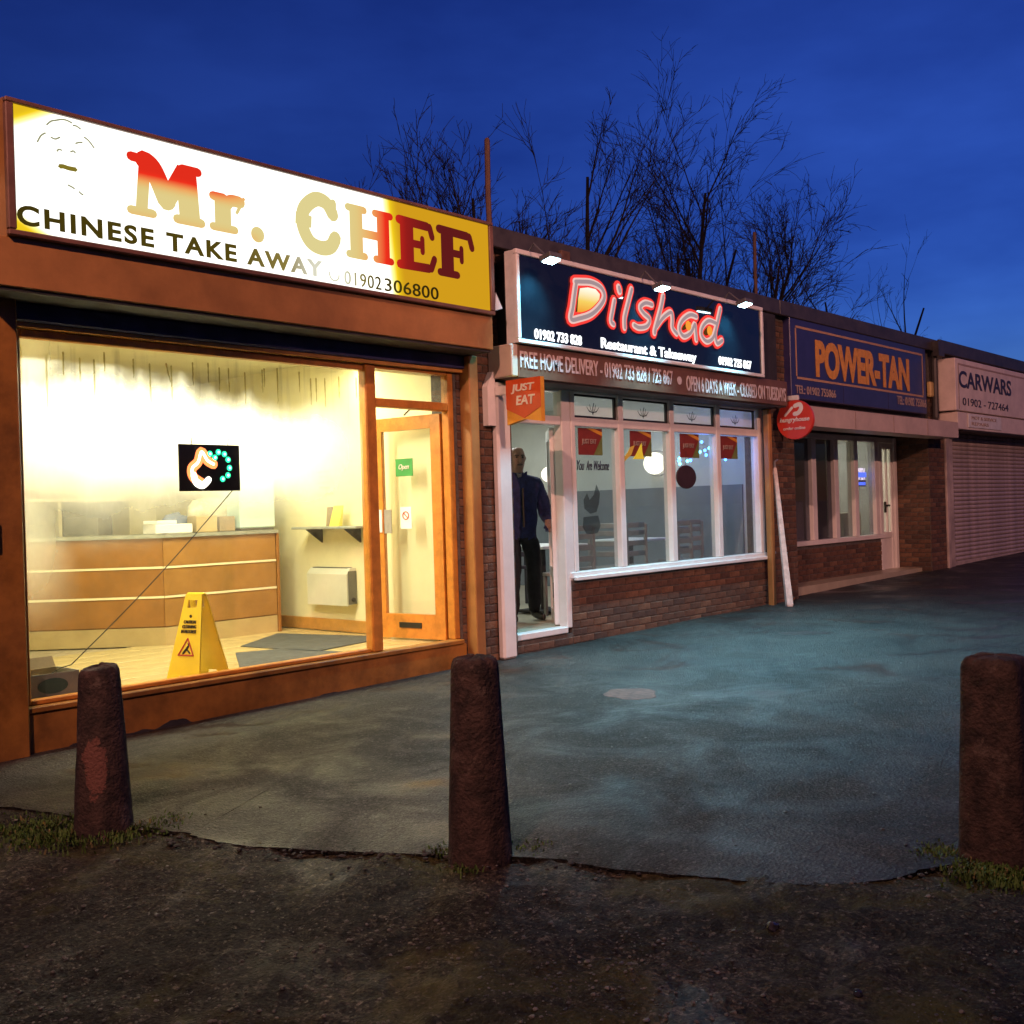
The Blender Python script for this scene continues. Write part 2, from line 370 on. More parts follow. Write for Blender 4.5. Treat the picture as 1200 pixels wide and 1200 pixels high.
# ------------------------------------------------------------------ ground materials
def ground_mat(name, cols, big, fine, rlo, rhi, bump, moss=None, wet=(.45, .62), bdist=.012, agg=()):
    m = bpy.data.materials.new(name); m.use_nodes = True; nt = m.node_tree; N = nt.nodes; L = nt.links; b = N['Principled BSDF']
    t = N.new('ShaderNodeTexCoord')
    def noise_(s, d=6, r=.6, dist=0):
        n = N.new('ShaderNodeTexNoise'); n.inputs['Scale'].default_value = s; n.inputs['Detail'].default_value = d; n.inputs['Roughness'].default_value = r
        n.inputs['Distortion'].default_value = dist; L.new(t.outputs['Object'], n.inputs['Vector']); return n
    n1 = noise_(fine, 8, .75); r1 = ramp2(nt, cols[0], cols[1], .3, .7); L.new(n1.outputs['Fac'], r1.inputs['Fac'])
    n2 = noise_(big, 5, .6, .4); r2 = ramp2(nt, (.42, .40, .38), (1.35, 1.3, 1.22), .34, .66); L.new(n2.outputs['Fac'], r2.inputs['Fac'])
    mx = N.new('ShaderNodeMix'); mx.data_type = 'RGBA'; mx.blend_type = 'MULTIPLY'; mx.inputs['Factor'].default_value = 1
    L.new(r1.outputs['Color'], mx.inputs['A']); L.new(r2.outputs['Color'], mx.inputs['B']); out = mx.outputs['Result']
    # small pale chips
    vo = N.new('ShaderNodeTexVoronoi'); vo.inputs['Scale'].default_value = 75; L.new(t.outputs['Object'], vo.inputs['Vector'])
    sp = N.new('ShaderNodeMapRange'); sp.inputs['From Min'].default_value = .80; sp.inputs['From Max'].default_value = .97
    sv = N.new('ShaderNodeSeparateColor'); L.new(vo.outputs['Color'], sv.inputs['Color']); L.new(sv.outputs['Red'], sp.inputs['Value'])
    sm = N.new('ShaderNodeMath'); sm.operation = 'MULTIPLY'; sm.inputs[1].default_value = .55; L.new(sp.outputs[0], sm.inputs[0])
    mc = N.new('ShaderNodeMix'); mc.data_type = 'RGBA'; L.new(sm.outputs[0], mc.inputs['Factor']); L.new(out, mc.inputs['A']); mc.inputs['B'].default_value = (*cols[2], 1); out = mc.outputs['Result']
    # aggregate: every grain its own tone
    for sc_, lo_, hi_ in agg:
        va = N.new('ShaderNodeTexVoronoi'); va.inputs['Scale'].default_value = sc_; L.new(t.outputs['Object'], va.inputs['Vector'])
        sa = N.new('ShaderNodeSeparateColor'); L.new(va.outputs['Color'], sa.inputs['Color']); ra = N.new('ShaderNodeMapRange'); ra.inputs['To Min'].default_value = lo_; ra.inputs['To Max'].default_value = hi_; L.new(sa.outputs['Green'], ra.inputs['Value'])
        pa = N.new('ShaderNodeMath'); pa.operation = 'POWER'; pa.inputs[1].default_value = 1.6; L.new(ra.outputs[0], pa.inputs[0])
        ma = N.new('ShaderNodeVectorMath'); ma.operation = 'SCALE'; L.new(out, ma.inputs[0]); L.new(pa.outputs[0], ma.inputs['Scale']); out = ma.outputs[0]
    if not moss:      # hairline cracks, broken up
        nd = noise_(2.2, 5, .6); vd = N.new('ShaderNodeVectorMath'); vd.operation = 'MULTIPLY_ADD'; vd.inputs[1].default_value = (.55, .55, .55); L.new(nd.outputs['Color'], vd.inputs[0]); L.new(t.outputs['Object'], vd.inputs[2])
        vc = N.new('ShaderNodeTexVoronoi'); vc.feature = 'DISTANCE_TO_EDGE'; vc.inputs['Scale'].default_value = .75; L.new(vd.outputs[0], vc.inputs['Vector'])
        mc2 = N.new('ShaderNodeMapRange'); mc2.inputs['From Min'].default_value = .002; mc2.inputs['From Max'].default_value = .008; mc2.inputs['To Min'].default_value = 1; mc2.inputs['To Max'].default_value = 0; L.new(vc.outputs['Distance'], mc2.inputs['Value'])
        nb = noise_(.9, 3, .5); mb2 = N.new('ShaderNodeMapRange'); mb2.inputs['From Min'].default_value = .48; mb2.inputs['From Max'].default_value = .6; mb2.inputs['To Max'].default_value = .85; L.new(nb.outputs['Fac'], mb2.inputs['Value'])
        mk = N.new('ShaderNodeMath'); mk.operation = 'MULTIPLY'; L.new(mc2.outputs[0], mk.inputs[0]); L.new(mb2.outputs[0], mk.inputs[1])
        mx3 = N.new('ShaderNodeMix'); mx3.data_type = 'RGBA'; L.new(mk.outputs[0], mx3.inputs['Factor']); L.new(out, mx3.inputs['A']); mx3.inputs['B'].default_value = (.006, .006, .006, 1); out = mx3.outputs['Result']
    if moss:
        n4 = noise_(1.5, 6, .7, .5); mr = N.new('ShaderNodeMapRange'); mr.inputs['From Min'].default_value = .52; mr.inputs['From Max'].default_value = .68; mr.inputs['To Max'].default_value = .8
        L.new(n4.outputs['Fac'], mr.inputs['Value']); mm = N.new('ShaderNodeMix'); mm.data_type = 'RGBA'
        L.new(mr.outputs[0], mm.inputs['Factor']); L.new(out, mm.inputs['A']); mm.inputs['B'].default_value = (*moss, 1); out = mm.outputs['Result']
    L.new(out, b.inputs['Base Color'])
    n5 = noise_(big*1.3, 5, .6, .8); mr2 = N.new('ShaderNodeMapRange'); mr2.inputs['From Min'].default_value = wet[0]; mr2.inputs['From Max'].default_value = wet[1]
    mr2.inputs['To Min'].default_value = rhi; mr2.inputs['To Max'].default_value = rlo; L.new(n5.outputs['Fac'], mr2.inputs['Value']); L.new(mr2.outputs[0], b.inputs['Roughness'])
    v2 = N.new('ShaderNodeTexVoronoi'); v2.inputs['Scale'].default_value = 70; L.new(t.outputs['Object'], v2.inputs['Vector'])
    n6 = noise_(24, 7, .75); ad = N.new('ShaderNodeMath'); ad.operation = 'ADD'; L.new(n6.outputs['Fac'], ad.inputs[0])
    vm = N.new('ShaderNodeMath'); vm.operation = 'MULTIPLY'; vm.inputs[1].default_value = .5; L.new(v2.outputs['Distance'], vm.inputs[0]); L.new(vm.outputs[0], ad.inputs[1])
    # water fills the relief where the surface is wettest
    bs = N.new('ShaderNodeMapRange'); bs.inputs['From Min'].default_value = wet[0]; bs.inputs['From Max'].default_value = wet[1]+.05; bs.inputs['To Min'].default_value = bump; bs.inputs['To Max'].default_value = bump*.18
    L.new(n5.outputs['Fac'], bs.inputs['Value'])
    bp = N.new('ShaderNodeBump'); bp.inputs['Distance'].default_value = bdist; L.new(bs.outputs[0], bp.inputs['Strength']); L.new(ad.outputs[0], bp.inputs['Height']); L.new(bp.outputs['Normal'], b.inputs['Normal'])
    b.inputs['Specular IOR Level'].default_value = .30
    MATS[name] = m
ground_mat('dirt_gravel', ((.008, .0075, .0055), (.046, .043, .030), (.11, .105, .085)), 1.3, 20, .52, .8, 1.0, (.080, .084, .012), (.5, .66), .035, ((48, .45, 1.45), (120, .4, 1.55)))
ground_mat('tarmac', ((.012, .012, .012), (.049, .049, .046), (.095, .093, .088)), 1.1, 26, .30, .68, 1.0, None, (.42, .68), .016, ((150, .45, 1.45), (60, .8, 1.2)))

# ------------------------------------------------------------------ ground
def fbm(x, y, s, o=4):
    return noise.fractal(Vector((x*s, y*s, 3.1)), .9, 2.1, o)
def axis(lo, hi, step, outer):
    a = [-q for q in outer[::-1]] ; return [lo-q for q in outer[::-1]] + list(np.arange(lo, hi+step*.5, step)) + [hi+q for q in outer]
gx = axis(.3, 5.7, .032, [.5, 2, 6, 15, 60, 250, 900]); gy = axis(-6.9, -.9, .032, [.5, 2, 6, 15, 60, 250, 900])
EY = [-5.41, -5.18, -5.1, -4.9, -4.61, -4.3, -3.91, -3.56, -3.39, -2.88, -2.58, -2.24, -1.66, -1.12]; EX = [4.42, 4.07, 3.87, 3.65, 3.52, 3.41, 3.30, 3.13, 3.02, 2.74, 2.63, 2.58, 2.44, 2.27]
mb = MB(); nx, ny = len(gx), len(gy)
for y in gy:
    for x in gx:
        fx = max(0, min(1, (x-.3)/.8, (5.7-x)/.8)); fy = max(0, min(1, (y+6.9)/.8, (-.9-y)/.8)); k = fx*fy
        h = -.020 + k*(.020*fbm(x, y, 1.1, 3) + .016*fbm(x+9, y, 5, 3) + .013*fbm(x, y+5, 15, 3))
        # worn hollow round each bollard foot
        for bx, by in ((3.14, -3.69), (2.41, -1.94), (4.31, -5.35)):
            h -= .03*math.exp(-((x-bx)**2+(y-by)**2)/.10)*k
        if -5.42 < y < -.9 and x > float(np.interp(y, EY, EX))+.10: h = -.12       # under the tarmac
        mb.v.append((x, y, gz(x)+h))
mb.f = [(j*nx+i, j*nx+i+1, (j+1)*nx+i+1, (j+1)*nx+i) for j in range(ny-1) for i in range(nx-1)]; mb.mi = [0]*len(mb.f)
tag(obj('ground', mb, 'dirt_gravel', smooth=True, origin=(0, 0, 0)), kind='structure')

edge = [(-14, -1.3), (-4, -1.0), (.6, -.75), (1.6, -.8), (2.05, -.9), (2.27, -1.12), (2.44, -1.66), (2.58, -2.24), (2.63, -2.58), (2.74, -2.88), (3.02, -3.39), (3.13, -3.56), (3.30, -3.91), (3.41, -4.3), (3.52, -4.61),
        (3.65, -4.9), (3.87, -5.1), (4.07, -5.18), (4.42, -5.41), (5.2, -5.9), (6.6, -6.9), (9, -8.2), (14, -9.5), (40, -12)]
ep = smooth_path([(x, y, 0) for x, y in edge], 26)
fp = [Vector((-14+54*(i/(len(ep)-1))**1.0, .62, 0)) for i in range(len(ep))]
mb = MB(); K = 26; rows = []
for i, e in enumerate(ep):
    n1 = noise.noise(Vector((e.x*3, e.y*3, 0)))*.06 + noise.noise(Vector((e.x*11, e.y*11, 4)))*.035 + noise.noise(Vector((e.x*31, e.y*31, 8)))*.018
    e2 = Vector((e.x-n1*.7, e.y+n1*.7, 0)); row = []
    q = Vector((max(-14, min(40, 2+ (e.x-2)*1.0 if e.x < 2 else 2+((i-ep.index(next(p for p in ep if p.x >= 2)))/(len(ep)-1-ep.index(next(p for p in ep if p.x >= 2))))*38)), .62, 0))
    for k in range(-1, K+1):
        t = max(0, k)/K; p = e2.lerp(q, t**1.25)
        if k == -1: p = e2 + Vector((.03, .02, 0))
        z = gz(p.x) + .010*noise.noise(Vector((p.x*.9, p.y*.9, 7))) - (.07 if k == -1 else (.006 if k == 0 else 0))
        row.append(len(mb.v)); mb.v.append((p.x, p.y, z))
        if k == 0: row.append(len(mb.v)); mb.v.append((p.x, p.y, z))
    rows.append(row)
for a, b in zip(rows, rows[1:]):
    for k in [q for q in range(len(a)-1) if q != 1]: mb.f.append((a[k], b[k], b[k+1], a[k+1])); mb.mi.append(0)
fore = tag(obj('forecourt_pavement', mb, 'tarmac', smooth=True, origin=(0, 0, 0)), kind='structure')

# ------------------------------------------------------------------ shops: common shell
RZ = 3.60          # underside of roof slab
def shell(name, label, x0, x1, mats, depth=7.5, floor_z=0.0, ceil=2.72, zt=3.74):
    t = thing(name, label, 'shop', ((x0+x1)/2, 0, gz((x0+x1)/2)-.1))
    obj('roof', MB().box(x0, x1, -.17, depth+.3, RZ, zt-.03), 'roof_felt', t)
    obj('roof_edge', MB().bbox(x0+.002, x1-.002, -.22, -.172, RZ-.05, zt, .008), 'fascia_trim', t)
    fl = obj('floor', MB().box(x0+.1, x1-.1, .06, depth, -.5, floor_z-.012), mats[2], t)
    obj('ceiling', MB().box(x0+.1, x1-.1, .3, depth, ceil, ceil+.1), mats[1], t)
    obj('back_wall', MB().box(x0+.1, x1-.1, depth, depth+.2, -.5, RZ), mats[0], t)
    return t, fl

# =================================================================== 1: the takeaway
CX0, CX1 = 2.2, 7.02
shop1, fl1 = shell('takeaway_shop', 'orange fronted takeaway with big steamed-up lit window and open orange door', CX0, CX1, ('cream_wall', 'cream_ceiling', 'grout'), 5.2)
obj('side_wall', MB().box(6.76, 6.90, .10, 5.2, -.3, RZ), 'cream_wall', shop1)
obj('side_wall', MB().box(2.60, 2.74, .10, 5.2, -.3, RZ), 'cream_wall', shop1)
obj('lintel_wall', MB().box(2.3, 6.9, .05, .29, 2.40, RZ), 'cream_wall', shop1)
obj('skirting', MB().bbox(6.737, 6.759, .95, 2.9, 0, .12, .004), 'skirting_wood', shop1)
# floor tiles, each its own piece
tm = MB().bbox(-.148, .148, -.148, .148, -.01, 0, .003); tme = bpy.data.meshes.new('tile'); tme.from_pydata(tm.v, [], tm.f); tme.materials.append(MATS['tile_cream'])
for i in range(13):
    for j in range(8):
        o = bpy.data.objects.new('tile', tme); put(o, fl1); o.location = Vector((2.92+.302*i, .24+.302*j, random.Random(i*9+j).uniform(-.001, .001))) - worg(fl1)
# plinth, posts, fascia, shutter housing
obj('plinth', MB().bbox(2.78, 6.76, -.07, .058, -.34, -.012, .008), 'orange_paint', shop1)
obj('plinth_base', MB().box(2.75, 6.80, -.062, .0, -.5, -.20), 'dark_soffit', shop1)
rn = random.Random(6); top_ = []; xx = 3.0
while xx < 6.6: top_.append((xx, -.262+.06*max(0, noise.noise(Vector((xx*2.2, 0, 2))))+.035*noise.noise(Vector((xx*9, 1, 5)))+(.05 if 3.3 < xx < 4.2 else 0)*abs(noise.noise(Vector((xx*5, 4, 5)))))); xx += .03
obj('peeled_paint', MB().prism([(6.6, -.34), (3.0, -.34)] + top_, lambda a, b, d: (a, d, b), -.0735, -.0705), 'dark_soffit', shop1)
obj('window_sill', MB().bbox(2.80, 6.72, -.085, .05, -.010, .028, .006), 'orange_paint', shop1)
obj('corner_post', MB().bbox(2.64, 2.86, -.13, .06, -.40, 2.58, .01), 'orange_paint', shop1)
obj('shutter_guide', MB().bbox(2.56, 2.636, -.10, .05, -.42, 2.55, .008), 'dark_soffit', shop1)
obj('lock_box', MB().bbox(2.655, 2.70, -.165, -.131, 1.02, 1.20, .006), 'dark_soffit', shop1)
obj('fascia', MB().bbox(2.62, 6.87, -.40, -.02, 2.57, 2.862, .006), 'orange_metal', shop1)
obj('soffit', MB().box(2.64, 6.85, -.38, -.012, 2.548, 2.568), 'dark_soffit', shop1)
obj('shutter_housing', MB().bbox(2.865, 6.90, -.10, .045, 2.43, 2.547, .01), 'navy_metal', shop1)
obj('shutter_rail', MB().bbox(2.87, 6.88, -.075, -.03, 2.398, 2.428, .004), 'skirting_wood', shop1)
obj('shutter_guide_post', MB().bbox(6.80, 6.915, -.16, -.03, -.30, 2.545, .008), 'orange_metal', shop1)
w1 = obj('wall', MB().box(6.905, 7.40, -.10, .25, -.4, RZ).box(6.72, 6.90, -.028, .25, -.4, 2.44), 'mortar', shop1)
brickwork(w1, (6.92, -.10), (1, 0, 0), .48, -.37, 3.55, (0, -1, 0), 3)
brickwork(w1, (6.755, -.028), (1, 0, 0), .145, -.30, 2.42, (0, -1, 0), 5)
# window
win = obj('shop_window', MB().bbox(2.862, 2.92, -.02, .05, .03, 2.396, .006).bbox(2.922, 5.70, -.02, .05, 2.345, 2.396, .006).bbox(2.922, 5.70, -.02, .05, .03, .062, .006), 'orange_wood', shop1)
obj('mullion', MB().bbox(5.704, 5.815, -.04, .06, .03, 2.396, .01), 'orange_wood', win)
obj('glass_pane', MB().box(2.922, 5.70, -.014, -.008, .064, 2.343), 'glass_clear', win)
# door frame with fanlight
dfm = obj('door_frame', MB().bbox(6.655, 6.72, -.03, .06, .03, 2.396, .006).bbox(5.818, 6.652, -.03, .06, 2.055, 2.125, .006).bbox(5.818, 6.652, -.03, .06, 2.37, 2.396, .006).bbox(5.818, 6.652, -.02, .06, -.006, .016, .004), 'orange_wood', shop1)
obj('fanlight_pane', MB().box(5.818, 6.652, .006, .014, 2.127, 2.368), 'glass_dirty', dfm)
# the door, standing open inward, hinged on the right
H = Vector((6.66, .075, 0)); ang = math.radians(98); D = Vector((math.cos(ang), math.sin(ang), 0)); Nn = Vector((-D.y, D.x, 0))
def dbox(mb, a0, a1, z0, z1, t0=-.022, t1=.022):
    f = lambda a, t, z: tuple(H + D*a + Nn*t + Vector((0, 0, z)))
    v = [f(a, t, z) for z in (z0, z1) for t in (t0, t1) for a in (a0, a1)]
    return mb.add(v, [(0, 2, 3, 1), (4, 5, 7, 6), (0, 1, 5, 4), (2, 6, 7, 3), (0, 4, 6, 2), (1, 3, 7, 5)])
mb = MB(); dbox(mb, 0, .11, .02, 2.04); dbox(mb, .69, .80, .02, 2.04); dbox(mb, .111, .689, 1.92, 2.04); dbox(mb, .111, .689, .02, .24)
door1 = obj('door', mb, 'orange_wood', shop1)
mb = MB(); dbox(mb, .112, .688, .242, 1.918, -.004, .004); obj('glass_pane', mb, 'glass_door', door1)
mb = MB(); dbox(mb, .27, .53, .115, .165, .023, .030); obj('letter_slot', mb, 'panel_black', door1)
mb = MB(); dbox(mb, .60, .685, .98, 1.20, .006, .016); obj('lock_plate', mb, 'grey_metal', door1)
mb = MB(); dbox(mb, .70, .745, .99, 1.2, .023, .034); obj('handle_plate', mb, 'white_metal', door1)
mb = MB(); mb.tube([H+Vector((-.02, 0, 2.085)), H+D*.2+Vector((-.16, 0, 2.085)), H+D*.42+Vector((0, 0, 2.06))], .008, 6); obj('door_closer', mb, 'dark_soffit', door1)

# condensation: real mist on the inside of the big pane
def mist_mat():
    m = bpy.data.materials.new('condensation'); m.use_nodes = True; nt = m.node_tree; N = nt.nodes; L = nt.links; N.clear()
    o = N.new('ShaderNodeOutputMaterial'); t = N.new('ShaderNodeTexCoord'); s = N.new('ShaderNodeSeparateXYZ'); L.new(t.outputs['Object'], s.inputs[0])
    def mth(op, a, b=None, c=None):
        n = N.new('ShaderNodeMath'); n.operation = op
        for i, q in enumerate((a, b, c)):
            if q is None: continue
            if isinstance(q, (int, float)): n.inputs[i].default_value = q
            else: L.new(q, n.inputs[i])
        return n.outputs[0]
    def mrange(v, a, b, c=0, d=1):
        n = N.new('ShaderNodeMapRange'); n.interpolation_type = 'SMOOTHSTEP'; n.inputs['From Min'].default_value = a; n.inputs['From Max'].default_value = b; n.inputs['To Min'].default_value = c; n.inputs['To Max'].default_value = d
        L.new(v, n.inputs['Value']); return n.outputs[0]
    def nse(scale, vec=(1, 1, 1), d=5):
        mp = N.new('ShaderNodeMapping'); mp.inputs['Scale'].default_value = vec; L.new(t.outputs['Object'], mp.inputs['Vector'])
        n = N.new('ShaderNodeTexNoise'); n.inputs['Scale'].default_value = scale; n.inputs['Detail'].default_value = d; L.new(mp.outputs[0], n.inputs['Vector']); return n.outputs['Fac']
    X, Z = s.outputs['X'], s.outputs['Z']            # X 0..2.78, Z 0..2.28 on the pane
    wob = mth('MULTIPLY', mth('SUBTRACT', nse(1.3, d=3), .5), .5)
    zb = mth('ADD', Z, wob)
    left = mrange(X, .1, 2.4, 0, 1)
    low = mth('ADD', mth('MULTIPLY', left, .02), .98)                       # mist starts higher towards the door
    bot = mth('POWER', mrange(mth('SUBTRACT', zb, low), -.20, .62), 1.4)
    wt = mth('MULTIPLY', mth('SUBTRACT', nse(2.3, (1, 1, .2)), .5), .55)
    drip = mth('MULTIPLY', mrange(nse(13, (1, 1, .05), 3), .52, .70), .26)  # runs trickling down from the top
    top = mrange(mth('ADD', mth('ADD', Z, wt), mth('MULTIPLY', left, .20)), 1.84, 2.22, 1, 0)
    right = mrange(mth('ADD', X, mth('MULTIPLY', wob, .7)), 1.75, 2.85, 1, .20)
    edge_ = mrange(X, .0, .40, .55, 0)
    low_edge = mth('MULTIPLY', edge_, mrange(Z, .3, 1.0))
    f = mth('MULTIPLY', mth('MULTIPLY', bot, top), right)
    f = mth('MULTIPLY', mth('MAXIMUM', f, low_edge), .93)
    f = mth('ADD', f, mth('MULTIPLY', mrange(nse(40, (1, 1, .5)), .4, .8), .03))
    streak = mth('MULTIPLY', mth('MULTIPLY', drip, mrange(Z, 1.75, 2.05)), mrange(Z, 2.24, 2.28, 1, 0))
    tr = N.new('ShaderNodeBsdfTransparent'); tl = N.new('ShaderNodeBsdfTranslucent'); tl.inputs['Color'].default_value = (.97, .97, .95, 1)
    mx = N.new('ShaderNodeMixShader'); L.new(f, mx.inputs['Fac']); L.new(tr.outputs[0], mx.inputs[1]); L.new(tl.outputs[0], mx.inputs[2])
    dk = N.new('ShaderNodeBsdfDiffuse'); dk.inputs['Color'].default_value = (.10, .09, .03, 1)
    m2 = N.new('ShaderNodeMixShader'); L.new(streak, m2.inputs['Fac']); L.new(mx.outputs[0], m2.inputs[1]); L.new(dk.outputs[0], m2.inputs[2])
    L.new(m2.outputs[0], o.inputs['Surface']); MATS['condensation'] = m
mist_mat()
# the film has its own origin at the pane's lower left corner
me = bpy.data.meshes.new('condensation'); me.from_pydata([(0, 0, 0), (2.776, 0, 0), (2.776, 0, 2.275), (0, 0, 2.275)], [], [(0, 1, 2, 3)]); me.materials.append(MATS['condensation'])
film = bpy.data.objects.new('condensation', me); put(film, win); film.location = Vector((2.924, .018, .066)) - worg(win)
# dried runs of dirty water below the top edge of the pane
rn = random.Random(4); mb = MB()
for i in range(24):
    x = 2.97 + i*.115 + rn.uniform(-.06, .06); z1 = 2.33 - rn.uniform(.03, .09); ln = rn.uniform(.12, .36)*(1.1-.5*i/24); p = []; r = []
    for k in range(9):
        t = k/8; p.append((x + .003*t*rn.uniform(-1, 1) + (.03*t if i == 8 else 0), .021, z1-ln*t)); r.append(.0045*(1-t)**.6+.0016+rn.uniform(0, .0025))
    mb.tube(p, r, 5, flat=((0, 1, 0), .15))
glass_mat('run_mark', (.76, .73, .52)); 
obj('water_run', mb, 'run_mark', win)['kind'] = 'stuff'

# =================================================================== 2: the restaurant
DX0, DX1 = 7.02, 12.48
shop2, fl2 = shell('restaurant_shop', 'restaurant with pinkish white window frames over a low brick wall and open doorway', DX0, DX1, ('plaster_cream', 'plaster_white', 'floor_vinyl'), 6.2, ceil=2.62)
obj('side_wall', MB().box(7.02+.2, 7.36, .26, 6.2, -.3, RZ), 'plaster_cream', shop2)
obj('side_wall', MB().box(12.32, 12.46, .26, 6.2, -.3, RZ), 'plaster_white', shop2)
obj('lintel_wall', MB().box(7.40, 12.4, .03, .29, 2.36, RZ), 'plaster_white', shop2)
obj('dado', MB().box(7.45, 12.3, 6.17, 6.198, -.01, 1.40), 'dado_grey', shop2)
obj('dado', MB().box(12.29, 12.318, .3, 6.16, -.01, 1.40), 'dado_grey', shop2)
obj('dado_rail', MB().bbox(7.45, 12.28, 6.14, 6.196, 1.40, 1.50, .006), 'dado_rail', shop2)
w2 = obj('wall', MB().box(8.27, 12.30, -.06, .10, -.45, .44).box(7.402, 8.268, -.06, .10, -.45, -.085).box(12.302, 12.98, -.10, .25, -.45, RZ), 'mortar', shop2)
brickwork(w2, (8.28, -.06), (1, 0, 0), 4.01, -.27, .44, (0, -1, 0), 11)
brickwork(w2, (7.42, -.06), (1, 0, 0), .85, -.27, -.09, (0, -1, 0), 12)
brickwork(w2, (12.315, -.10), (1, 0, 0), .655, -.25, 3.55, (0, -1, 0), 13)
# window of four lights with four top lights
SX = [8.36, 9.19, 10.16, 11.15, 12.12]
mb = MB().bbox(8.262, 12.22, -.075, .05, .455, .52, .008).bbox(8.30, 12.2, -.12, -.072, .435, .475, .006)
win2 = obj('shop_window', mb, 'white_upvc', shop2)
obj('transom', MB().bbox(8.345, 12.16, -.055, .045, 1.985, 2.075, .008), 'white_upvc', win2)
obj('head_rail', MB().bbox(8.345, 12.16, -.05, .045, 2.315, 2.365, .008), 'white_upvc', win2)
for i, x in enumerate(SX):
    wdt = .045 if 0 < i < 4 else .05
    x0, x1 = (x-wdt, x+wdt) if i < 4 else (x-.02, x+.09)
    if i == 0: x0, x1 = x-.018, x+.05
    obj('mullion', MB().bbox(x0, x1, -.062, .05, .522, 2.365, .008), 'white_upvc', win2)
for i in range(4):
    a, b = SX[i]+.052, SX[i+1]-.052
    obj('glass_pane', MB().box(a, b, -.004, .004, .523, 1.983), 'glass_dirty', win2)
    pn = obj('top_light_pane', MB().box(a, b, -.004, .004, 2.078, 2.312), 'glass_frost', win2)
    obj('gasket', MB().box(a-.004, a+.022, -.03, -.006, 2.078, 2.314).box(b-.022, b+.004, -.03, -.006, 2.078, 2.314).box(a+.022, b-.022, -.03, -.006, 2.078, 2.098).box(a+.022, b-.022, -.03, -.006, 2.294, 2.314), 'panel_black', win2)
    c = (a+b)/2; mb = MB()      # etched lotus motif
    for sgn in (-1, 1):
        for k, (dx, dz) in enumerate(((.05, .07), (.10, .045), (.075, .015))):
            mb.tube(smooth_path([(c, -.008, 2.125+.01*k), (c+sgn*dx*.7, -.008, 2.14+dz*.5), (c+sgn*dx, -.008, 2.15+dz)], 4), [.004]*9, 5, flat=((0, 1, 0), .3))
    mb.tube([(c, -.008, 2.12), (c, -.008, 2.19), (c+.02, -.008, 2.235)], .006, 5, flat=((0, 1, 0), .3))
    obj('lotus_motif', mb, 'chair_dark', win2)
# door frame + fanlight + door leaf standing open
fr2 = obj('door_frame', MB().bbox(7.36, 7.435, -.05, .05, -.03, 2.365, .008).bbox(8.20, 8.338, -.058, .05, -.03, 2.365, .008).bbox(7.438, 8.197, -.05, .045, 1.985, 2.075, .008).bbox(7.438, 8.197, -.05, .045, 2.315, 2.365, .008).bbox(7.438, 8.197, -.07, .05, -.075, -.012, .008), 'white_upvc', shop2)
obj('fanlight_pane', MB().box(7.438, 8.197, -.004, .004, 2.077, 2.313), 'glass_clear', fr2)
H = Vector((8.20, .07, 0)); ang = math.radians(43); D = Vector((math.cos(ang), math.sin(ang), 0)); Nn = Vector((-D.y, D.x, 0))
mb = MB(); dbox(mb, 0, .10, .0, 1.97, -.03, .03); dbox(mb, .62, .72, .0, 1.97, -.03, .03); dbox(mb, .101, .619, 1.86, 1.97, -.03, .03); dbox(mb, .101, .619, .0, .12, -.03, .03); dbox(mb, .101, .619, .46, .56, -.03, .03)
door2 = obj('door', mb, 'white_upvc', shop2)
mb = MB(); dbox(mb, .102, .618, .121, .459, -.015, .015); obj('door_panel', mb, 'white_upvc', door2)
mb = MB(); dbox(mb, .102, .618, .562, 1.858, -.006, .006); obj('glass_pane', mb, 'glass_clear', door2)
mb = MB(); dbox(mb, .64, .69, .92, 1.14, .031, .038); obj('handle_plate', mb, 'panel_black', door2)
mb = MB(); dbox(mb, .02, .045, .27, .42, .031, .036); obj('hinge', mb, 'panel_black', door2)
# outside shutter gear
obj('shutter_guide', MB().bbox(7.12, 7.305, -.19, -.108, -.20, 2.33, .02), 'white_upvc', shop2)
obj('guide_bracket', MB().prism([(7.015, 1.93), (7.118, 1.93), (7.118, 2.42), (7.09, 2.42), (7.015, 2.28)], lambda a, b, d: (a, d, b), -.175, -.11), 'white_upvc', shop2)
obj('sign_fascia', MB().bbox(7.19, 12.26, -.40, -.11, 2.352, 2.655, .006), 'text_fascia_brown', shop2)
obj('fascia_end', MB().bbox(7.10, 7.187, -.402, -.11, 2.36, 2.65, .008), 'canopy_beige', shop2)
obj('soffit', MB().box(7.38, 12.26, -.38, -.064, 2.335, 2.350), 'dark_soffit', shop2)
obj('sign_backing', MB().box(7.25, 12.2, -.295, -.11, 2.66, 3.50), 'dark_soffit', shop2)
obj('shutter_guide', MB().bbox(12.14, 12.225, -.19, -.11, -.20, 2.33, .012), 'orange_metal', shop2)

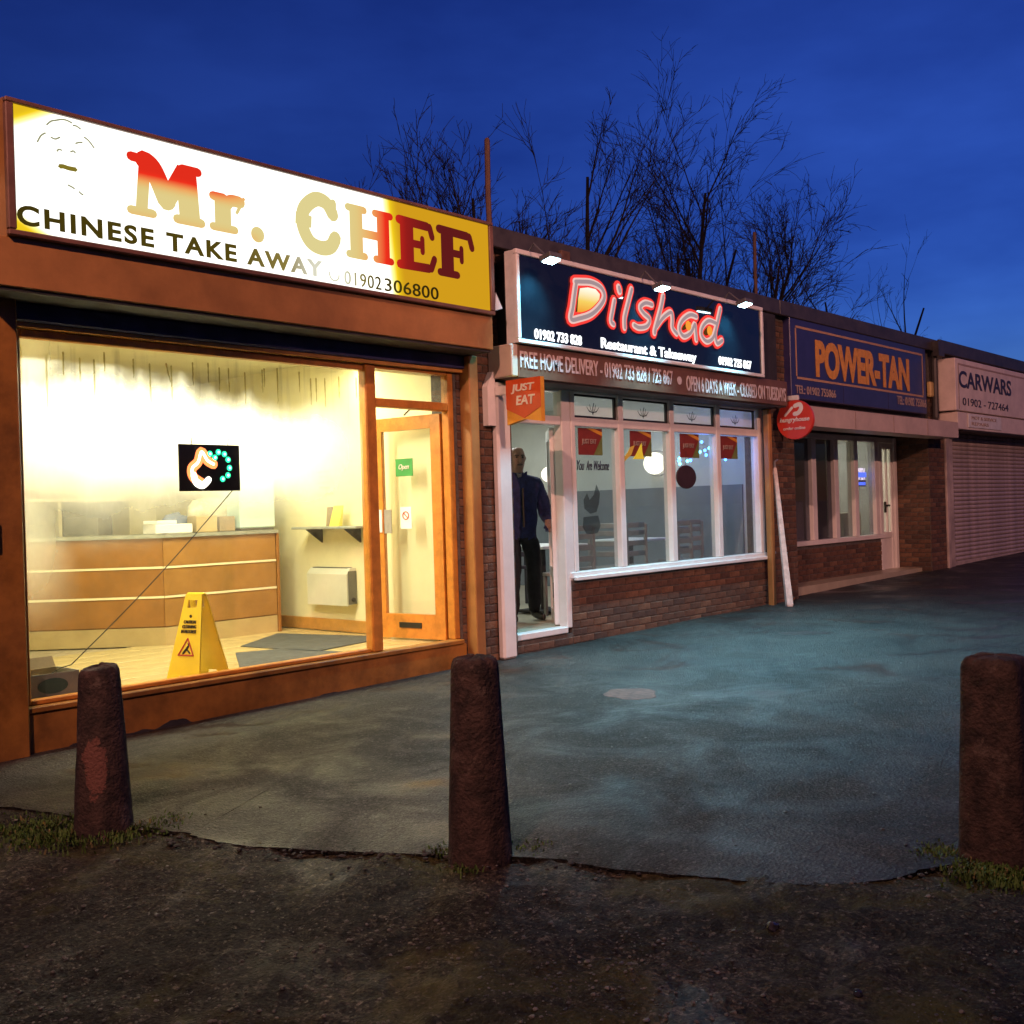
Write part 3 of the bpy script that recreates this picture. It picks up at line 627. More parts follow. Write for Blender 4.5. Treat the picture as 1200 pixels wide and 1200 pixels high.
# =================================================================== 3: the tanning shop (front set back)
TX0, TX1 = 12.48, 17.98
shop3, fl3 = shell('tanning_shop', 'set-back shop front with narrow window lights above low brick wall and beige shutter box', TX0, TX1, ('plaster_white', 'plaster_white', 'floor_vinyl'), 5.5, ceil=2.5)
obj('side_wall', MB().box(12.6, 12.72, .72, 5.5, -.3, RZ), 'plaster_white', shop3)
obj('side_wall', MB().box(17.98-.12, 17.97, .8, 5.5, -.3, RZ), 'plaster_white', shop3)
obj('lintel_wall', MB().box(12.99, 17.62, .46, .72, 2.16, RZ), 'dark_soffit', shop3)
obj('canopy_ceiling', MB().box(12.99, 17.62, -.08, .455, 2.42, 2.50), 'dark_soffit', shop3)
obj('front_wall', MB().box(12.99, 17.62, -.09, .0, 2.502, RZ), 'dark_soffit', shop3)
w3 = obj('wall', MB().box(12.99, 17.05, .44, .58, -.45, .50).box(17.66, 18.36, -.10, .79, -.45, RZ), 'mortar', shop3)
brickwork(w3, (13.6, .44), (1, 0, 0), 3.44, -.22, .48, (0, -1, 0), 21)
brickwork(w3, (17.66, .78), (0, -1, 0), .875, -.22, 2.40, (-1, 0, 0), 22)
brickwork(w3, (17.67, -.10), (1, 0, 0), .68, -.22, 3.0, (0, -1, 0), 23)
mb = MB().bbox(13.0, 17.05, .40, .60, .505, .575, .008)
win3 = obj('shop_window', mb, 'white_upvc', shop3)
obj('head_rail', MB().bbox(13.0, 17.60, .45, .56, 2.07, 2.155, .008), 'white_upvc', win3)
TXM = [13.92, 14.62, 15.36, 16.06, 16.84]
for i, x in enumerate(TXM): obj('mullion', MB().bbox(x-.07, x+.07, .43, .56, .577, 2.068, .008), 'white_upvc', win3)
for i in range(4): obj('glass_pane', MB().box(TXM[i]+.072, TXM[i+1]-.072, .49, .498, .577, 2.068), 'glass_tan', win3)
fr3 = obj('door_frame', MB().bbox(17.54, 17.648, .43, .56, -.15, 2.155, .008).bbox(16.93, 17.052, .43, .56, -.15, .50, .008).bbox(16.93, 17.0, .43, .56, .578, 2.068, .008), 'white_upvc', shop3)
d3 = obj('door', MB().bbox(17.06, 17.12, .46, .52, -.13, 2.065, .006).bbox(17.46, 17.53, .46, .52, -.13, 2.065, .006).bbox(17.122, 17.458, .46, .52, -.13, -.03, .006).bbox(17.122, 17.458, .46, .52, .50, .60, .006).bbox(17.122, 17.458, .46, .52, 1.97, 2.065, .006).bbox(17.27, 17.31, .46, .52, .602, 1.968, .006), 'white_upvc', shop3)
obj('glass_pane', MB().box(17.122, 17.268, .488, .494, .602, 1.968), 'glass_frost', d3); obj('glass_pane', MB().box(17.312, 17.458, .488, .494, .602, 1.968), 'glass_frost', d3)
obj('door_panel', MB().bbox(17.122, 17.458, .475, .505, -.028, .498, .006), 'white_upvc', d3)
obj('handle', MB().bbox(17.13, 17.17, .425, .458, .92, 1.10, .006).bbox(17.14, 17.26, .40, .424, 1.02, 1.05, .006), 'panel_black', d3)
obj('door_step', MB().bbox(16.95, 17.645, .02, .425, -.35, -.10, .012), 'render_wall', shop3)
mb = MB(); mb.prism([(-.50, 2.11), (-.50, 2.36), (-.12, 2.44), (-.12, 2.11)], lambda a, b, d: (d, a, b), 12.66, 17.92)
cn = obj('shutter_box', mb, 'canopy_beige', shop3)
for x in (14.0, 15.3, 16.6): obj('joint_strip', MB().box(x-.012, x+.012, -.503, -.49, 2.115, 2.355), 'faded_white', cn)
obj('shutter_guide', MB().bbox(13.00, 13.10, .30, .42, -.2, 2.1, .01), 'white_metal', shop3)
obj('downpipe', MB().tube([(17.78, -.19, 3.56), (17.78, -.19, 2.46)], .055, 10), 'fascia_trim', shop3)
obj('rain_hopper', MB().prism([(17.66, 3.46), (17.90, 3.46), (17.90, 3.70), (17.62, 3.70)], lambda a, b, d: (a, d, b), -.32, -.222), 'fascia_trim', shop3)

# =================================================================== 4: the shuttered shop
KX0, KX1 = 17.98, 24.6
shop4, fl4 = shell('shuttered_shop', 'closed shop at far end behind a pinkish roller shutter', KX0, KX1, ('plaster_white', 'plaster_white', 'floor_vinyl'), 5.5, zt=3.77)
obj('wall', MB().box(24.2, 24.6, -.1, .2, -.4, RZ).box(18.37, 24.2, .08, .2, 2.2, RZ), 'render_wall', shop4)
obj('side_wall', MB().box(24.2, 24.6, .202, 5.5, -.4, RZ), 'render_wall', shop4)
obj('sign_fascia', MB().bbox(18.08, 24.3, -.44, .07, 2.27, 2.555, .006), 'sign_cream', shop4)
obj('soffit', MB().box(18.37, 24.2, -.42, .07, 2.25, 2.268), 'dark_soffit', shop4)
obj('shutter_guide', MB().bbox(18.37, 18.50, -.13, -.0, -.3, 2.245, .01), 'shutter_metal', shop4)
obj('shutter_guide', MB().bbox(18.51, 18.76, -.10, .02, -.3, 2.245, .01), 'shutter_metal', shop4)
sh = obj('roller_shutter', MB().bbox(18.765, 24.19, -.035, .02, -.15, .015, .008), 'shutter_metal', shop4)
prof = []
for k in range(7):
    a = math.pi*k/6; prof.append((-.012 - .016*math.sin(a), .004+.068*k/6))
smb = MB(); pts = [(.012, .004)] + prof + [(.012, .072)]
smb.prism(pts, lambda a, b, d: (d, a, b), -2.7, 2.7)
sme = bpy.data.meshes.new('slat'); sme.from_pydata(smb.v, [], smb.f); sme.materials.append(MATS['shutter_metal'])
for k in range(30):
    o = bpy.data.objects.new('slat', sme); put(o, sh); o.location = Vector((21.478, -.005, .015+.075*k)) - worg(sh)
# =================================================================== signs
# -- backlit takeaway sign
s1 = thing('illuminated_sign', 'long backlit takeaway sign, white fading to yellow, reading Mr. CHEF', 'sign', (2.74, -.42, 2.90))
def field_mat(name, build):
    m = bpy.data.materials.new(name); m.use_nodes = True; nt = m.node_tree; N = nt.nodes; L = nt.links; N.clear()
    o = N.new('ShaderNodeOutputMaterial'); e = N.new('ShaderNodeEmission'); L.new(e.outputs[0], o.inputs['Surface'])
    t = N.new('ShaderNodeTexCoord'); s = N.new('ShaderNodeSeparateXYZ'); L.new(t.outputs['Object'], s.inputs[0])
    def mth(op, a, b=None):
        n = N.new('ShaderNodeMath'); n.operation = op
        for i, q in enumerate((a, b)):
            if q is None: continue
            if isinstance(q, (int, float)): n.inputs[i].default_value = q
            else: L.new(q, n.inputs[i])
        return n.outputs[0]
    def sm(v, a, b, c=0, d=1):
        n = N.new('ShaderNodeMapRange'); n.interpolation_type = 'SMOOTHSTEP'
        if a > b: a, b, c, d = b, a, d, c
        n.inputs['From Min'].default_value = a; n.inputs['From Max'].default_value = b; n.inputs['To Min'].default_value = c; n.inputs['To Max'].default_value = d
        L.new(v, n.inputs['Value']); return n.outputs[0]
    def rampn(v, stops):
        r = N.new('ShaderNodeValToRGB'); el = r.color_ramp.elements
        while len(el) < len(stops): el.new(.5)
        for q, (p, c) in zip(el, stops): q.position = p; q.color = (*c, 1)
        L.new(v, r.inputs['Fac']); return r.outputs['Color']
    u = mth('DIVIDE', s.outputs['X'], 4.1); v = mth('DIVIDE', s.outputs['Z'], .75)
    build(u, v, mth, sm, rampn, e, L); MATS[name] = m
def panel_field(u, v, mth, sm, rampn, e, L):
    w = sm(mth('ADD', u, mth('MULTIPLY', v, .02)), .70, .76, 1, 0)
    tl = mth('SUBTRACT', 1, mth('MULTIPLY', sm(mth('SUBTRACT', mth('MULTIPLY', u, 3.0), v), -.93, -.74, 1, 0), .8))
    bl = mth('SUBTRACT', 1, mth('MULTIPLY', sm(mth('ADD', mth('MULTIPLY', u, 3.0), v), .05, .22, 1, 0), .7))
    w = mth('MULTIPLY', mth('MULTIPLY', w, tl), bl)
    L.new(rampn(w, [(0, (.70, .36, .012)), (.35, (.95, .66, .015)), (.62, (1, .90, .30)), (.85, (1, .98, .86)), (1, (1, .985, .90))]), e.inputs['Color'])
    L.new(sm(w, .2, 1, .92, 1.7), e.inputs['Strength'])
field_mat('lit_panel', panel_field)
def letter_field(u, v, mth, sm, rampn, e, L):
    j = sm(u, .575, .86, 1, 0)
    j = mth('SUBTRACT', j, mth('MULTIPLY', mth('MULTIPLY', sm(v, .50, .72), .42), sm(u, .33, .44, 1, 0)))
    j = mth('SUBTRACT', j, mth('MULTIPLY', sm(u, .40, .44, 1, 0), mth('MULTIPLY', sm(v, .30, .40, 1, .35), .14)))
    L.new(rampn(j, [(0, (.115, .010, .010)), (.30, (.30, .012, .010)), (.58, (.86, .03, .012)), (.76, (.86, .40, .12)), (.90, (.76, .58, .22)), (1, (.74, .64, .28))]), e.inputs['Color'])
field_mat('lit_letter', letter_field)
def small_field(u, v, mth, sm, rampn, e, L):
    L.new(rampn(u, [(0, (.05, .035, .004)), (.36, (.085, .06, .006)), (.47, (.26, .20, .05)), (.53, (.72, .70, .56)), (.60, (.70, .68, .5)), (.64, (.25, .2, .05)), (.68, (.07, .05, .005)), (.82, (.03, .018, .004))]), e.inputs['Color'])
field_mat('lit_small_letter', small_field)
sx0, sx1, sz0, sz1 = 2.745, 6.815, 2.902, 3.645
obj('sign_box', MB().box(2.70, 6.86, -.398, -.20, 2.866, 3.68), 'orange_metal', s1)
obj('sign_frame', MB().bbox(2.695, 6.865, -.445, -.40, 3.647, 3.675, .006).bbox(2.695, 6.865, -.445, -.40, 2.866, 2.90, .006).bbox(2.695, 2.743, -.445, -.40, 2.902, 3.645, .006).bbox(6.817, 6.865, -.445, -.40, 2.902, 3.645, .006), 'sign_trim', s1)
pan = obj('sign_panel', MB().box(sx0, sx1, -.425, -.402, sz0, sz1), 'lit_panel', s1)
def glyph(strokes, x0, x1, z0, z1, rad, m, parent, name, Y=-.43, aspect_r=None):
    mb = MB()
    for st in strokes:
        k = 1.0
        if isinstance(st, tuple): st, k = st
        curved = len(st) > 2
        P = [(x0+(x1-x0)*a, Y, z0+(z1-z0)*b) for a, b in st]
        P = smooth_path(P, 7) if curved else [P[0], tuple((Vector(P[0])+Vector(P[1]))/2), P[1]]
        mb.tube(P, rad*k*(.84 if (not curved and k < .9) else 1), 10, flat=((0, 1, 0), .12), cap=curved or k < .9)
    return obj(name, mb, m, parent)
GL = {
 'M': [([(.18, .06), (.24, .92)], .8), ([(.24, .93), (.36, .8), (.52, .32)], 1.1), ([(.52, .30), (.78, .93)], .95), ([(.80, .92), (.84, .06)], 1.25), ([(.04, .03), (.33, .03)], .55), ([(.66, .03), (1, .03)], .6), ([(.06, .96), (.3, .95)], .6), ([(.75, .95), (.97, .95)], .6)],
 'r': [([(.34, .06), (.34, .86)], 1.15), ([(.06, .05), (.66, .05)], .6), ([(.08, .93), (.38, .93)], .65), ([(.38, .62), (.55, .88), (.82, .90)], .75), ([(.80, .82), (.86, .78)], 1.25)],
 'C': [([(.88, .74), (.72, .93), (.45, .95), (.17, .72), (.12, .42), (.28, .13), (.55, .04), (.80, .10), (.93, .28)], .95), ([(.90, .96), (.89, .68)], .6), ([(.16, .62), (.14, .40)], 1.25)],
 'H': [([(.2, .08), (.2, .92)], 1.1), ([(.8, .08), (.8, .92)], 1.1), ([(.2, .5), (.8, .5)], .7), ([(.03, .04), (.38, .04)], .6), ([(.62, .04), (.97, .04)], .6), ([(.03, .96), (.38, .96)], .6), ([(.62, .96), (.97, .96)], .6)],
 'E': [([(.24, .08), (.24, .92)], 1.25), ([(.05, .04), (.80, .06)], .75), ([(.05, .96), (.78, .94)], .75), ([(.24, .52), (.62, .52)], .65), ([(.64, .38), (.64, .66)], .5), ([(.86, .06), (.95, .28)], .62), ([(.84, .94), (.90, .74)], .62)],
 'F': [([(.26, .08), (.26, .92)], 1.25), ([(.05, .04), (.52, .04)], .65), ([(.05, .96), (.82, .94)], .75), ([(.26, .50), (.62, .50)], .65), ([(.65, .36), (.65, .64)], .5), ([(.88, .94), (.95, .70)], .65)],
}
def bx(xa, ya, xb, yb, Y=-.43):
    a = W(xa, ya, Y); b = W(xb, yb, Y); return a.x, b.x, b.z, a.z
def zspan(xt, yt, xb, yb, Y=-.43): return W(xb, yb, Y).z, W(xt, yt, Y).z
zM = zspan(155, 175, 205, 263); zr = zspan(262, 224, 265, 275); zC = zspan(370, 226, 368, 296)
for ch, a, b, zz, rd in (('M', 146, 239, zM, .062), ('r', 243, 292, zr, .056), ('C', 345, 398, zC, .058), ('H', 403, 461, zC, .058), ('E', 462, 512, zC, .058), ('F', 509, 556, zC, .058)):
    xa, xb = W(a, 230, -.43).x, W(b, 260, -.43).x
    glyph(GL[ch], xa+.02, xb-.02, zz[0]+.03, zz[1]-.03, rd, 'lit_letter', pan, 'letter')
c = W(302, 275, -.43); obj('letter', MB().lathe([(.001, -.008), (.05, -.006), (.056, 0), (.05, .004)], c, 16, (0, -1, 0)), 'lit_letter', pan)
zs0, zs1 = zspan(28, 240, 40, 266)
x0, x1 = W(20, 250, -.43).x, W(378, 315, -.43).x
text('lettering', 'CHINESE TAKE AWAY', (x0, -.4255, zs0), (1, 0, 0), x1-x0, zs1-zs0, 'lit_small_letter', pan, bold=.03, spacing=1.2)
x0, x1 = W(404, 330, -.43).x, W(447, 335, -.43).x; zt0, zt1 = zspan(464, 328, 464, 343)
text('lettering', '01902', (x0, -.4255, zt0), (1, 0, 0), x1-x0, zt1-zt0, 'lit_small_letter', pan, bold=0, spacing=1.1)
x0, x1 = W(451, 335, -.43).x, W(514, 345, -.43).x
text('lettering', '306800', (x0, -.4255, zt0), (1, 0, 0), x1-x0, zt1-zt0, 'lit_small_letter', pan, bold=.004, spacing=1.05)
ce = W(392, 322, -.43); obj('phone_icon', MB().tube([(ce.x+.045*math.cos(a), -.428, ce.z+.045*math.sin(a)) for a in [math.pi*(.9+1.1*i/8) for i in range(9)]], .007, 5, flat=((0, 1, 0), .3)), 'lit_small_letter', pan)
emit_mat('faint_line', (.30, .30, .18), 1.0); emit_mat('faint_line_olive', (.22, .17, .02), 1.0)
mb = MB()       # washed-out line drawing: hat and brow strokes
for st in ([(55, 146), (60, 142), (66, 141), (72, 140), (78, 141), (84, 144)], [(86, 147), (90, 148), (94, 151)], [(44, 166), (48, 159), (53, 156)], [(99, 161), (104, 165), (110, 173)], [(60, 161), (65, 163), (70, 161)], [(89, 168), (93, 167), (96, 167)],
           [(67, 177), (69, 175), (72, 176)], [(83, 178), (86, 177), (88, 179)], [(80, 217), (84, 219), (87, 221)], [(93, 225), (95, 227), (97, 228)]):
    obj('line_stroke', MB().tube(smooth_path([tuple(W(x, y, -.43)) for x, y in st], 3), .0055, 5, flat=((0, 1, 0), .3)), 'faint_line', pan)
mb = MB(); mb.tube(smooth_path([tuple(W(x, y, -.43)) for x, y in ((69, 195), (74, 195), (80, 197), (85, 198), (90, 199))], 4), [.006]+[.014]*15+[.006], 6, flat=((0, 1, 0), .2)); obj('line_stroke', mb, 'faint_line_olive', pan)
obj('end_clip', MB().prism([(0, 0), (.10, .03), (.02, .16)], lambda a, b, d: (6.87+a, d, 2.91+b), -.43, -.36), 'white_metal', s1)

# -- floodlit restaurant sign
s2 = thing('restaurant_sign', 'floodlit dark sign in white frame with red script reading Dilshad', 'sign', (9.37, -.43, 2.66))
obj('sign_box', MB().box(7.16, 11.60, -.408, -.298, 2.662, 3.495), 'white_metal', s2)
obj('sign_frame', MB().bbox(7.15, 11.61, -.45, -.41, 3.455, 3.50, .006).bbox(7.15, 11.61, -.45, -.41, 2.658, 2.695, .006).bbox(7.15, 7.195, -.45, -.41, 2.697, 3.453, .006).bbox(11.565, 11.61, -.45, -.41, 2.697, 3.453, .006), 'white_upvc', s2)
pan2 = obj('sign_panel', MB().box(7.197, 11.563, -.430, -.412, 2.697, 3.453), 'sign_navy_gloss', s2)
YS = -.44
def stroke(name, pts, r, m, parent, Y=YS, k=.25, closed=False):
    P = [tuple(W(x, y, Y)) for x, y in pts]
    if closed: P = P + [P[0]]
    n = len(P); P = smooth_path(P, 6)
    return obj(name, MB().tube(P, r, 10, flat=((0, 1, 0), k)), m, parent)
DIL = [
 ('D', [(674, 331), (672, 345), (670, 360), (668, 374), (678, 373), (692, 368), (703, 357), (707, 347), (703, 337), (692, 331), (680, 330), (673, 330)], .075),
 ('i', [(719, 352), (717, 363), (715, 376), (718, 380)], .065), ('dot', [(724, 337), (725, 341)], .085),
 ('l', [(739, 339), (735, 355), (731, 372), (731, 384)], .07),
 ('s', [(763, 357), (755, 355), (749, 360), (753, 367), (760, 374), (757, 382), (748, 384), (742, 381)], .07),
 ('h', [(776, 347), (773, 362), (767, 384), (766, 390)], .075), ('h2', [(768, 383), (776, 372), (785, 366), (787, 374), (787, 384), (792, 391)], .07),
 ('a', [(815, 371), (807, 369), (798, 376), (795, 386), (800, 394), (808, 390), (813, 380), (814, 388), (815, 398)], .075),
 ('d', [(838, 379), (829, 376), (822, 383), (821, 393), (827, 400), (834, 396), (838, 384), (843, 362)], .075), ('d2', [(840, 376), (837, 390), (839, 402), (845, 399)], .075)]
for nm, pts, r in DIL:
    r *= .86; stroke('letter', pts, r, 'neon_red', pan2); stroke('letter_inline', [(x+.8, y) for x, y in pts], r*.58, 'neon_pale', pan2, Y=-.452, k=.2)
    stroke('letter_core', [(x+1.6, y) for x, y in pts], r*.30, 'neon_core', pan2, Y=-.463, k=.2)
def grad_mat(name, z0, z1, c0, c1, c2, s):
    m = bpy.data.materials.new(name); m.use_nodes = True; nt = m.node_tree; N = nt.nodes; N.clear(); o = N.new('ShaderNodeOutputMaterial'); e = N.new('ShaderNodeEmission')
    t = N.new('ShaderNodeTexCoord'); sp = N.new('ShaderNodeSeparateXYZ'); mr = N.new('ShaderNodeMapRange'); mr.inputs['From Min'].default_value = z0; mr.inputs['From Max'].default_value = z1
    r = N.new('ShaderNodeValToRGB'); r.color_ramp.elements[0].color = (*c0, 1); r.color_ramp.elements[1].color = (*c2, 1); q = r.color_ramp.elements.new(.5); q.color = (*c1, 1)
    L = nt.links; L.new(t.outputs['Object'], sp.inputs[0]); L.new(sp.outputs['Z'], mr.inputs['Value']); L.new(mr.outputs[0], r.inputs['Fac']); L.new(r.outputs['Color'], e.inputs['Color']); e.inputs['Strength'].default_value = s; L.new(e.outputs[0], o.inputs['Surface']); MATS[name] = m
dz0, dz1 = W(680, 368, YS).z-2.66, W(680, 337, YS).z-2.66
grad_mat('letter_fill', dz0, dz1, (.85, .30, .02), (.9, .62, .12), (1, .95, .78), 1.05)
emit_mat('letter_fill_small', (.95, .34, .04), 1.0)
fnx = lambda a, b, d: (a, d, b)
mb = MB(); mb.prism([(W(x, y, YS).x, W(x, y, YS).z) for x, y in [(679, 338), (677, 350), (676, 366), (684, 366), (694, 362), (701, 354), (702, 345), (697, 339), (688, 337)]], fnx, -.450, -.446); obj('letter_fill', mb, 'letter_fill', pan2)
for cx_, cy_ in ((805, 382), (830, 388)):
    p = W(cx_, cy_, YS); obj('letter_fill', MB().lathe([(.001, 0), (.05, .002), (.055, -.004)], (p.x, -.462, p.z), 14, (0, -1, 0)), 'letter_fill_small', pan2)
def ptext(name, s, xa, xb, yt, yb, xm, Y, m, parent, off=0.0, **kw):
    """text between pixel columns xa..xb; height from pixels yt..yb at column xm, on plane Y"""
    a, b = W(xa, yt, Y).x, W(xb, yt, Y).x; z1, z0 = W(xm, yt, Y).z, W(xm, yb, Y).z
    return text(name, s, (a, Y-off, z0), (1, 0, 0), b-a, z1-z0, m, parent, **kw)
ptext('lettering', '01902 733 828', 626, 681, 387, 399, 640, -.431, 'letter_white', pan2, bold=.02)
ptext('lettering', 'Restaurant & Takeaway', 704, 815, 396, 412, 708, -.431, 'letter_white', pan2, bold=.02)
ptext('lettering', '01902 725 867', 842, 880, 420, 430, 860, -.431, 'letter_white', pan2, bold=.03)
sf = [o for o in shop2.children if o.name.startswith('sign_fascia')][0]
ptext('lettering', 'FREE HOME DELIVERY - 01902 733 828 / 725 867', 609, 787, 411, 431, 612, -.4005, 'lettering_lilac', sf, bold=.012)
pz = W(796, 446, -.4); obj('lettering', MB().lathe([(.001, .004), (.045, .004), (.045, 0)], (pz.x, -.401, pz.z), 12, (0, -1, 0)), 'lettering_lilac', sf)
ptext('lettering', 'OPEN 6 DAYS A WEEK - CLOSED ON TUESDAYS', 804, 920, 440, 458, 806, -.4005, 'lettering_lilac', sf, bold=.012)

# -- floodlights on the sign
for i, (px, py) in enumerate(((646, 305), (776, 338), (873, 357))):
    p = W(px, py, -.70)
    lab = ('cyan-white floodlight above left end of restaurant sign', 'cyan-white floodlight above middle of restaurant sign', 'cyan-white floodlight above right end of restaurant sign')[i]
    t = thing('floodlight', lab, 'floodlight', p, 'floodlights on the restaurant sign')
    mb = MB(); R = Matrix.Rotation(math.radians(-14), 3, 'X')
    def rb(mb, x0, x1, y0, y1, z0, z1):
        q = MB().bbox(x0, x1, y0, y1, z0, z1, .006); return mb.add([tuple(p + R @ Vector(v)) for v in q.v], q.f)
    obj('lamp_body', rb(MB(), -.085, .085, -.065, .065, .0, .05), 'lamp_housing', t)
    obj('lamp_lens', rb(MB(), -.072, .072, -.052, .052, -.012, -.001), 'flood_lens', t)
    obj('arm', MB().tube([p+Vector((0, .05, .04)), (p.x, -.50, 3.56), (p.x, -.44, 3.50)], .009, 6), 'lamp_housing', t)
    light('flood_glow', t, 'AREA', p+Vector((0, 0, -.02)), P_FLOOD, (.30, .80, 1.0), (0, -.42, -1), .17, .12).data.spread = math.radians(104)
    light('flood_spill', t, 'SPOT', p+Vector((0, .02, -.03)), 70, (.08, .68, 1.0), (0, .62, -.8), .05, spot=95, blend=.9)

# -- projecting signs (at right angles to the shop fronts)
XJ = 7.105
cs = [WX(593, 446, XJ), WX(633, 441, XJ), WX(633, 493, XJ), WX(593, 500, XJ)]
ya, yb = cs[0].y, cs[1].y; z1 = (cs[0].z+cs[1].z)/2; z0 = (cs[2].z+cs[3].z)/2
t = thing('projecting_sign', 'orange projecting sign over the open doorway reading JUST EAT', 'sign', (XJ, ya, z0))
w_ = ya-yb; h_ = z1-z0; fj = lambda a, b, d: (XJ+d, ya-a*w_, z0+b*h_)
obj('sign_board', MB().prism([(0, 0), (.5, .10), (1, 0.02), (1, 1), (0, 1)], fj, 0, .05), 'justeat_yellow', t)
bd = obj('flag_panel', MB().prism([(0.0, .36), (.52, .12), (1, .34), (1, 1), (0, 1)], fj, -.006, -.001), 'justeat_red', t)
mat('print_white', (.78, .74, .68), .5, .05, 9)
text('lettering', 'JUST', fj(.16, .68, -.0065), (0, -1, 0), w_*.68, h_*.21, 'print_white', bd, bold=.025, shear=.12)
text('lettering', 'EAT', fj(.30, .42, -.0065), (0, -1, 0), w_*.55, h_*.21, 'print_white', bd, bold=.025, shear=.12)
obj('bracket', MB().bbox(XJ, XJ+.05, -.19, ya, z1-.12, z1-.04, .004), 'white_metal', t)
cq = W(931, 492, -.42); XH = cq.x; e1 = WX(952, 492, XH)
rr = abs(cq.y-e1.y)*1.03
t = thing('projecting_sign', 'round red projecting sign hanging beside the beige shutter box', 'sign', (XH, cq.y, cq.z-rr))
obj('sign_board', MB().lathe([(rr*.98, 0), (rr, .01), (rr, .05), (rr*.98, .06)], (XH, cq.y, cq.z), 40, (1, 0, 0)), 'sign_red', t)
fh = lambda a, b: Vector((XH-.001, cq.y-a*rr, cq.z+b*rr))
text('lettering', 'hungryhouse', fh(-.80, -.16), (0, -1, 0), rr*1.62, rr*.30, 'print_white', t, bold=.02, shear=.2)
text('lettering', 'order online', fh(-.62, -.50), (0, -1, 0), rr*1.2, rr*.16, 'print_white', t, bold=.01, shear=.2)
mb = MB(); mb.tube(smooth_path([fh(.05, .70), fh(.30, .76), fh(.38, .56), fh(.22, .34), fh(.02, .30)], 5), rr*.11, 8, flat=((1, 0, 0), .12)); mb.tube([fh(-.5, .26), fh(-.12, .62)], rr*.07, 8, flat=((1, 0, 0), .12)); obj('logo_mark', mb, 'print_white', t)
obj('bracket', MB().bbox(XH+.01, XH+.05, cq.y-.05, -.10, cq.z+rr, cq.z+rr+.06, .004), 'white_metal', t)

# -- painted tanning sign
t = thing('painted_sign', 'navy board with gold block letters reading POWER-TAN', 'sign', (15.05, -.2, 2.5))
bd = obj('sign_board', MB().bbox(12.76, 17.38, -.20, -.095, 2.50, 3.575, .008), 'sign_navy', t)
bl = lambda x0, x1, z0, z1: obj('border_line', MB().box(x0, x1, -.2045, -.201, z0, z1), 'gold_line', bd)
bl(12.92, 17.24, 3.43, 3.46); bl(12.92, 17.24, 2.76, 2.79); bl(12.90, 12.93, 2.795, 3.425); bl(17.22, 17.25, 2.795, 3.425)
ptext('lettering', 'POWER-TAN', 955, 1064, 399, 443, 962, -.201, 'gold_paint', bd, bold=.045)
ptext('lettering', 'TEL: 01902 755066', 932, 979, 451, 461, 934, -.201, 'faded_white', bd, bold=.01)
ptext('lettering', 'TEL: 01902 755066', 1051, 1085, 464, 474, 1055, -.201, 'faded_white', bd, bold=.01)
for x in (14.3, 15.85): obj('panel_joint', MB().box(x-.003, x+.003, -.2025, -.199, 2.51, 2.755), 'letter_ink', bd)
# -- sign over the shuttered shop
t = thing('lettered_sign', 'pale box sign with dark capitals reading CARWARS', 'sign', (21, -.45, 2.57))
bd = obj('sign_board', MB().bbox(17.99, 24.3, -.45, .02, 2.575, 3.44, .008), 'sign_cream', t)
obj('border_line', MB().box(18.15, 24.2, -.4545, -.451, 3.33, 3.36), 'faded_white', bd); obj('border_line', MB().box(18.12, 18.15, -.4545, -.451, 2.60, 3.36), 'faded_white', bd)
ptext('lettering', 'CARWARS', 1123, 1184, 434, 454, 1125, -.451, 'letter_ink', bd, bold=.02)
ptext('lettering', '01902 - 727464', 1128, 1181, 466, 475, 1130, -.451, 'letter_ink', bd, bold=.0)
pl = thing('notice_plate', 'small faded plate screwed below the CARWARS lettering', 'sign', (19.3, -.44, 2.3))
q0, q1 = W(1134, 482, -.445), W(1173, 502, -.445)
pb = obj('plate', MB().bbox(q0.x, q1.x, -.455, -.442, 2.31, 2.54, .004), 'white_metal', pl)
for k in range(2): text('lettering', ('MOT & SERVICE', 'REPAIRS')[k], (q0.x+.15, -.4555, 2.45-.1*k), (1, 0, 0), (q1.x-q0.x)*(.75-.25*k), .055, 'faded_white', pb)
a0 = W(1093, 456, -.18); tag(obj('alarm_box', MB().bbox(a0.x-.11, a0.x+.11, -.19, -.112, a0.z-.13, a0.z+.12, .02), 'alarm_yellow'), 'small yellowish alarm box on brick pier between the last two shops', 'alarm box')

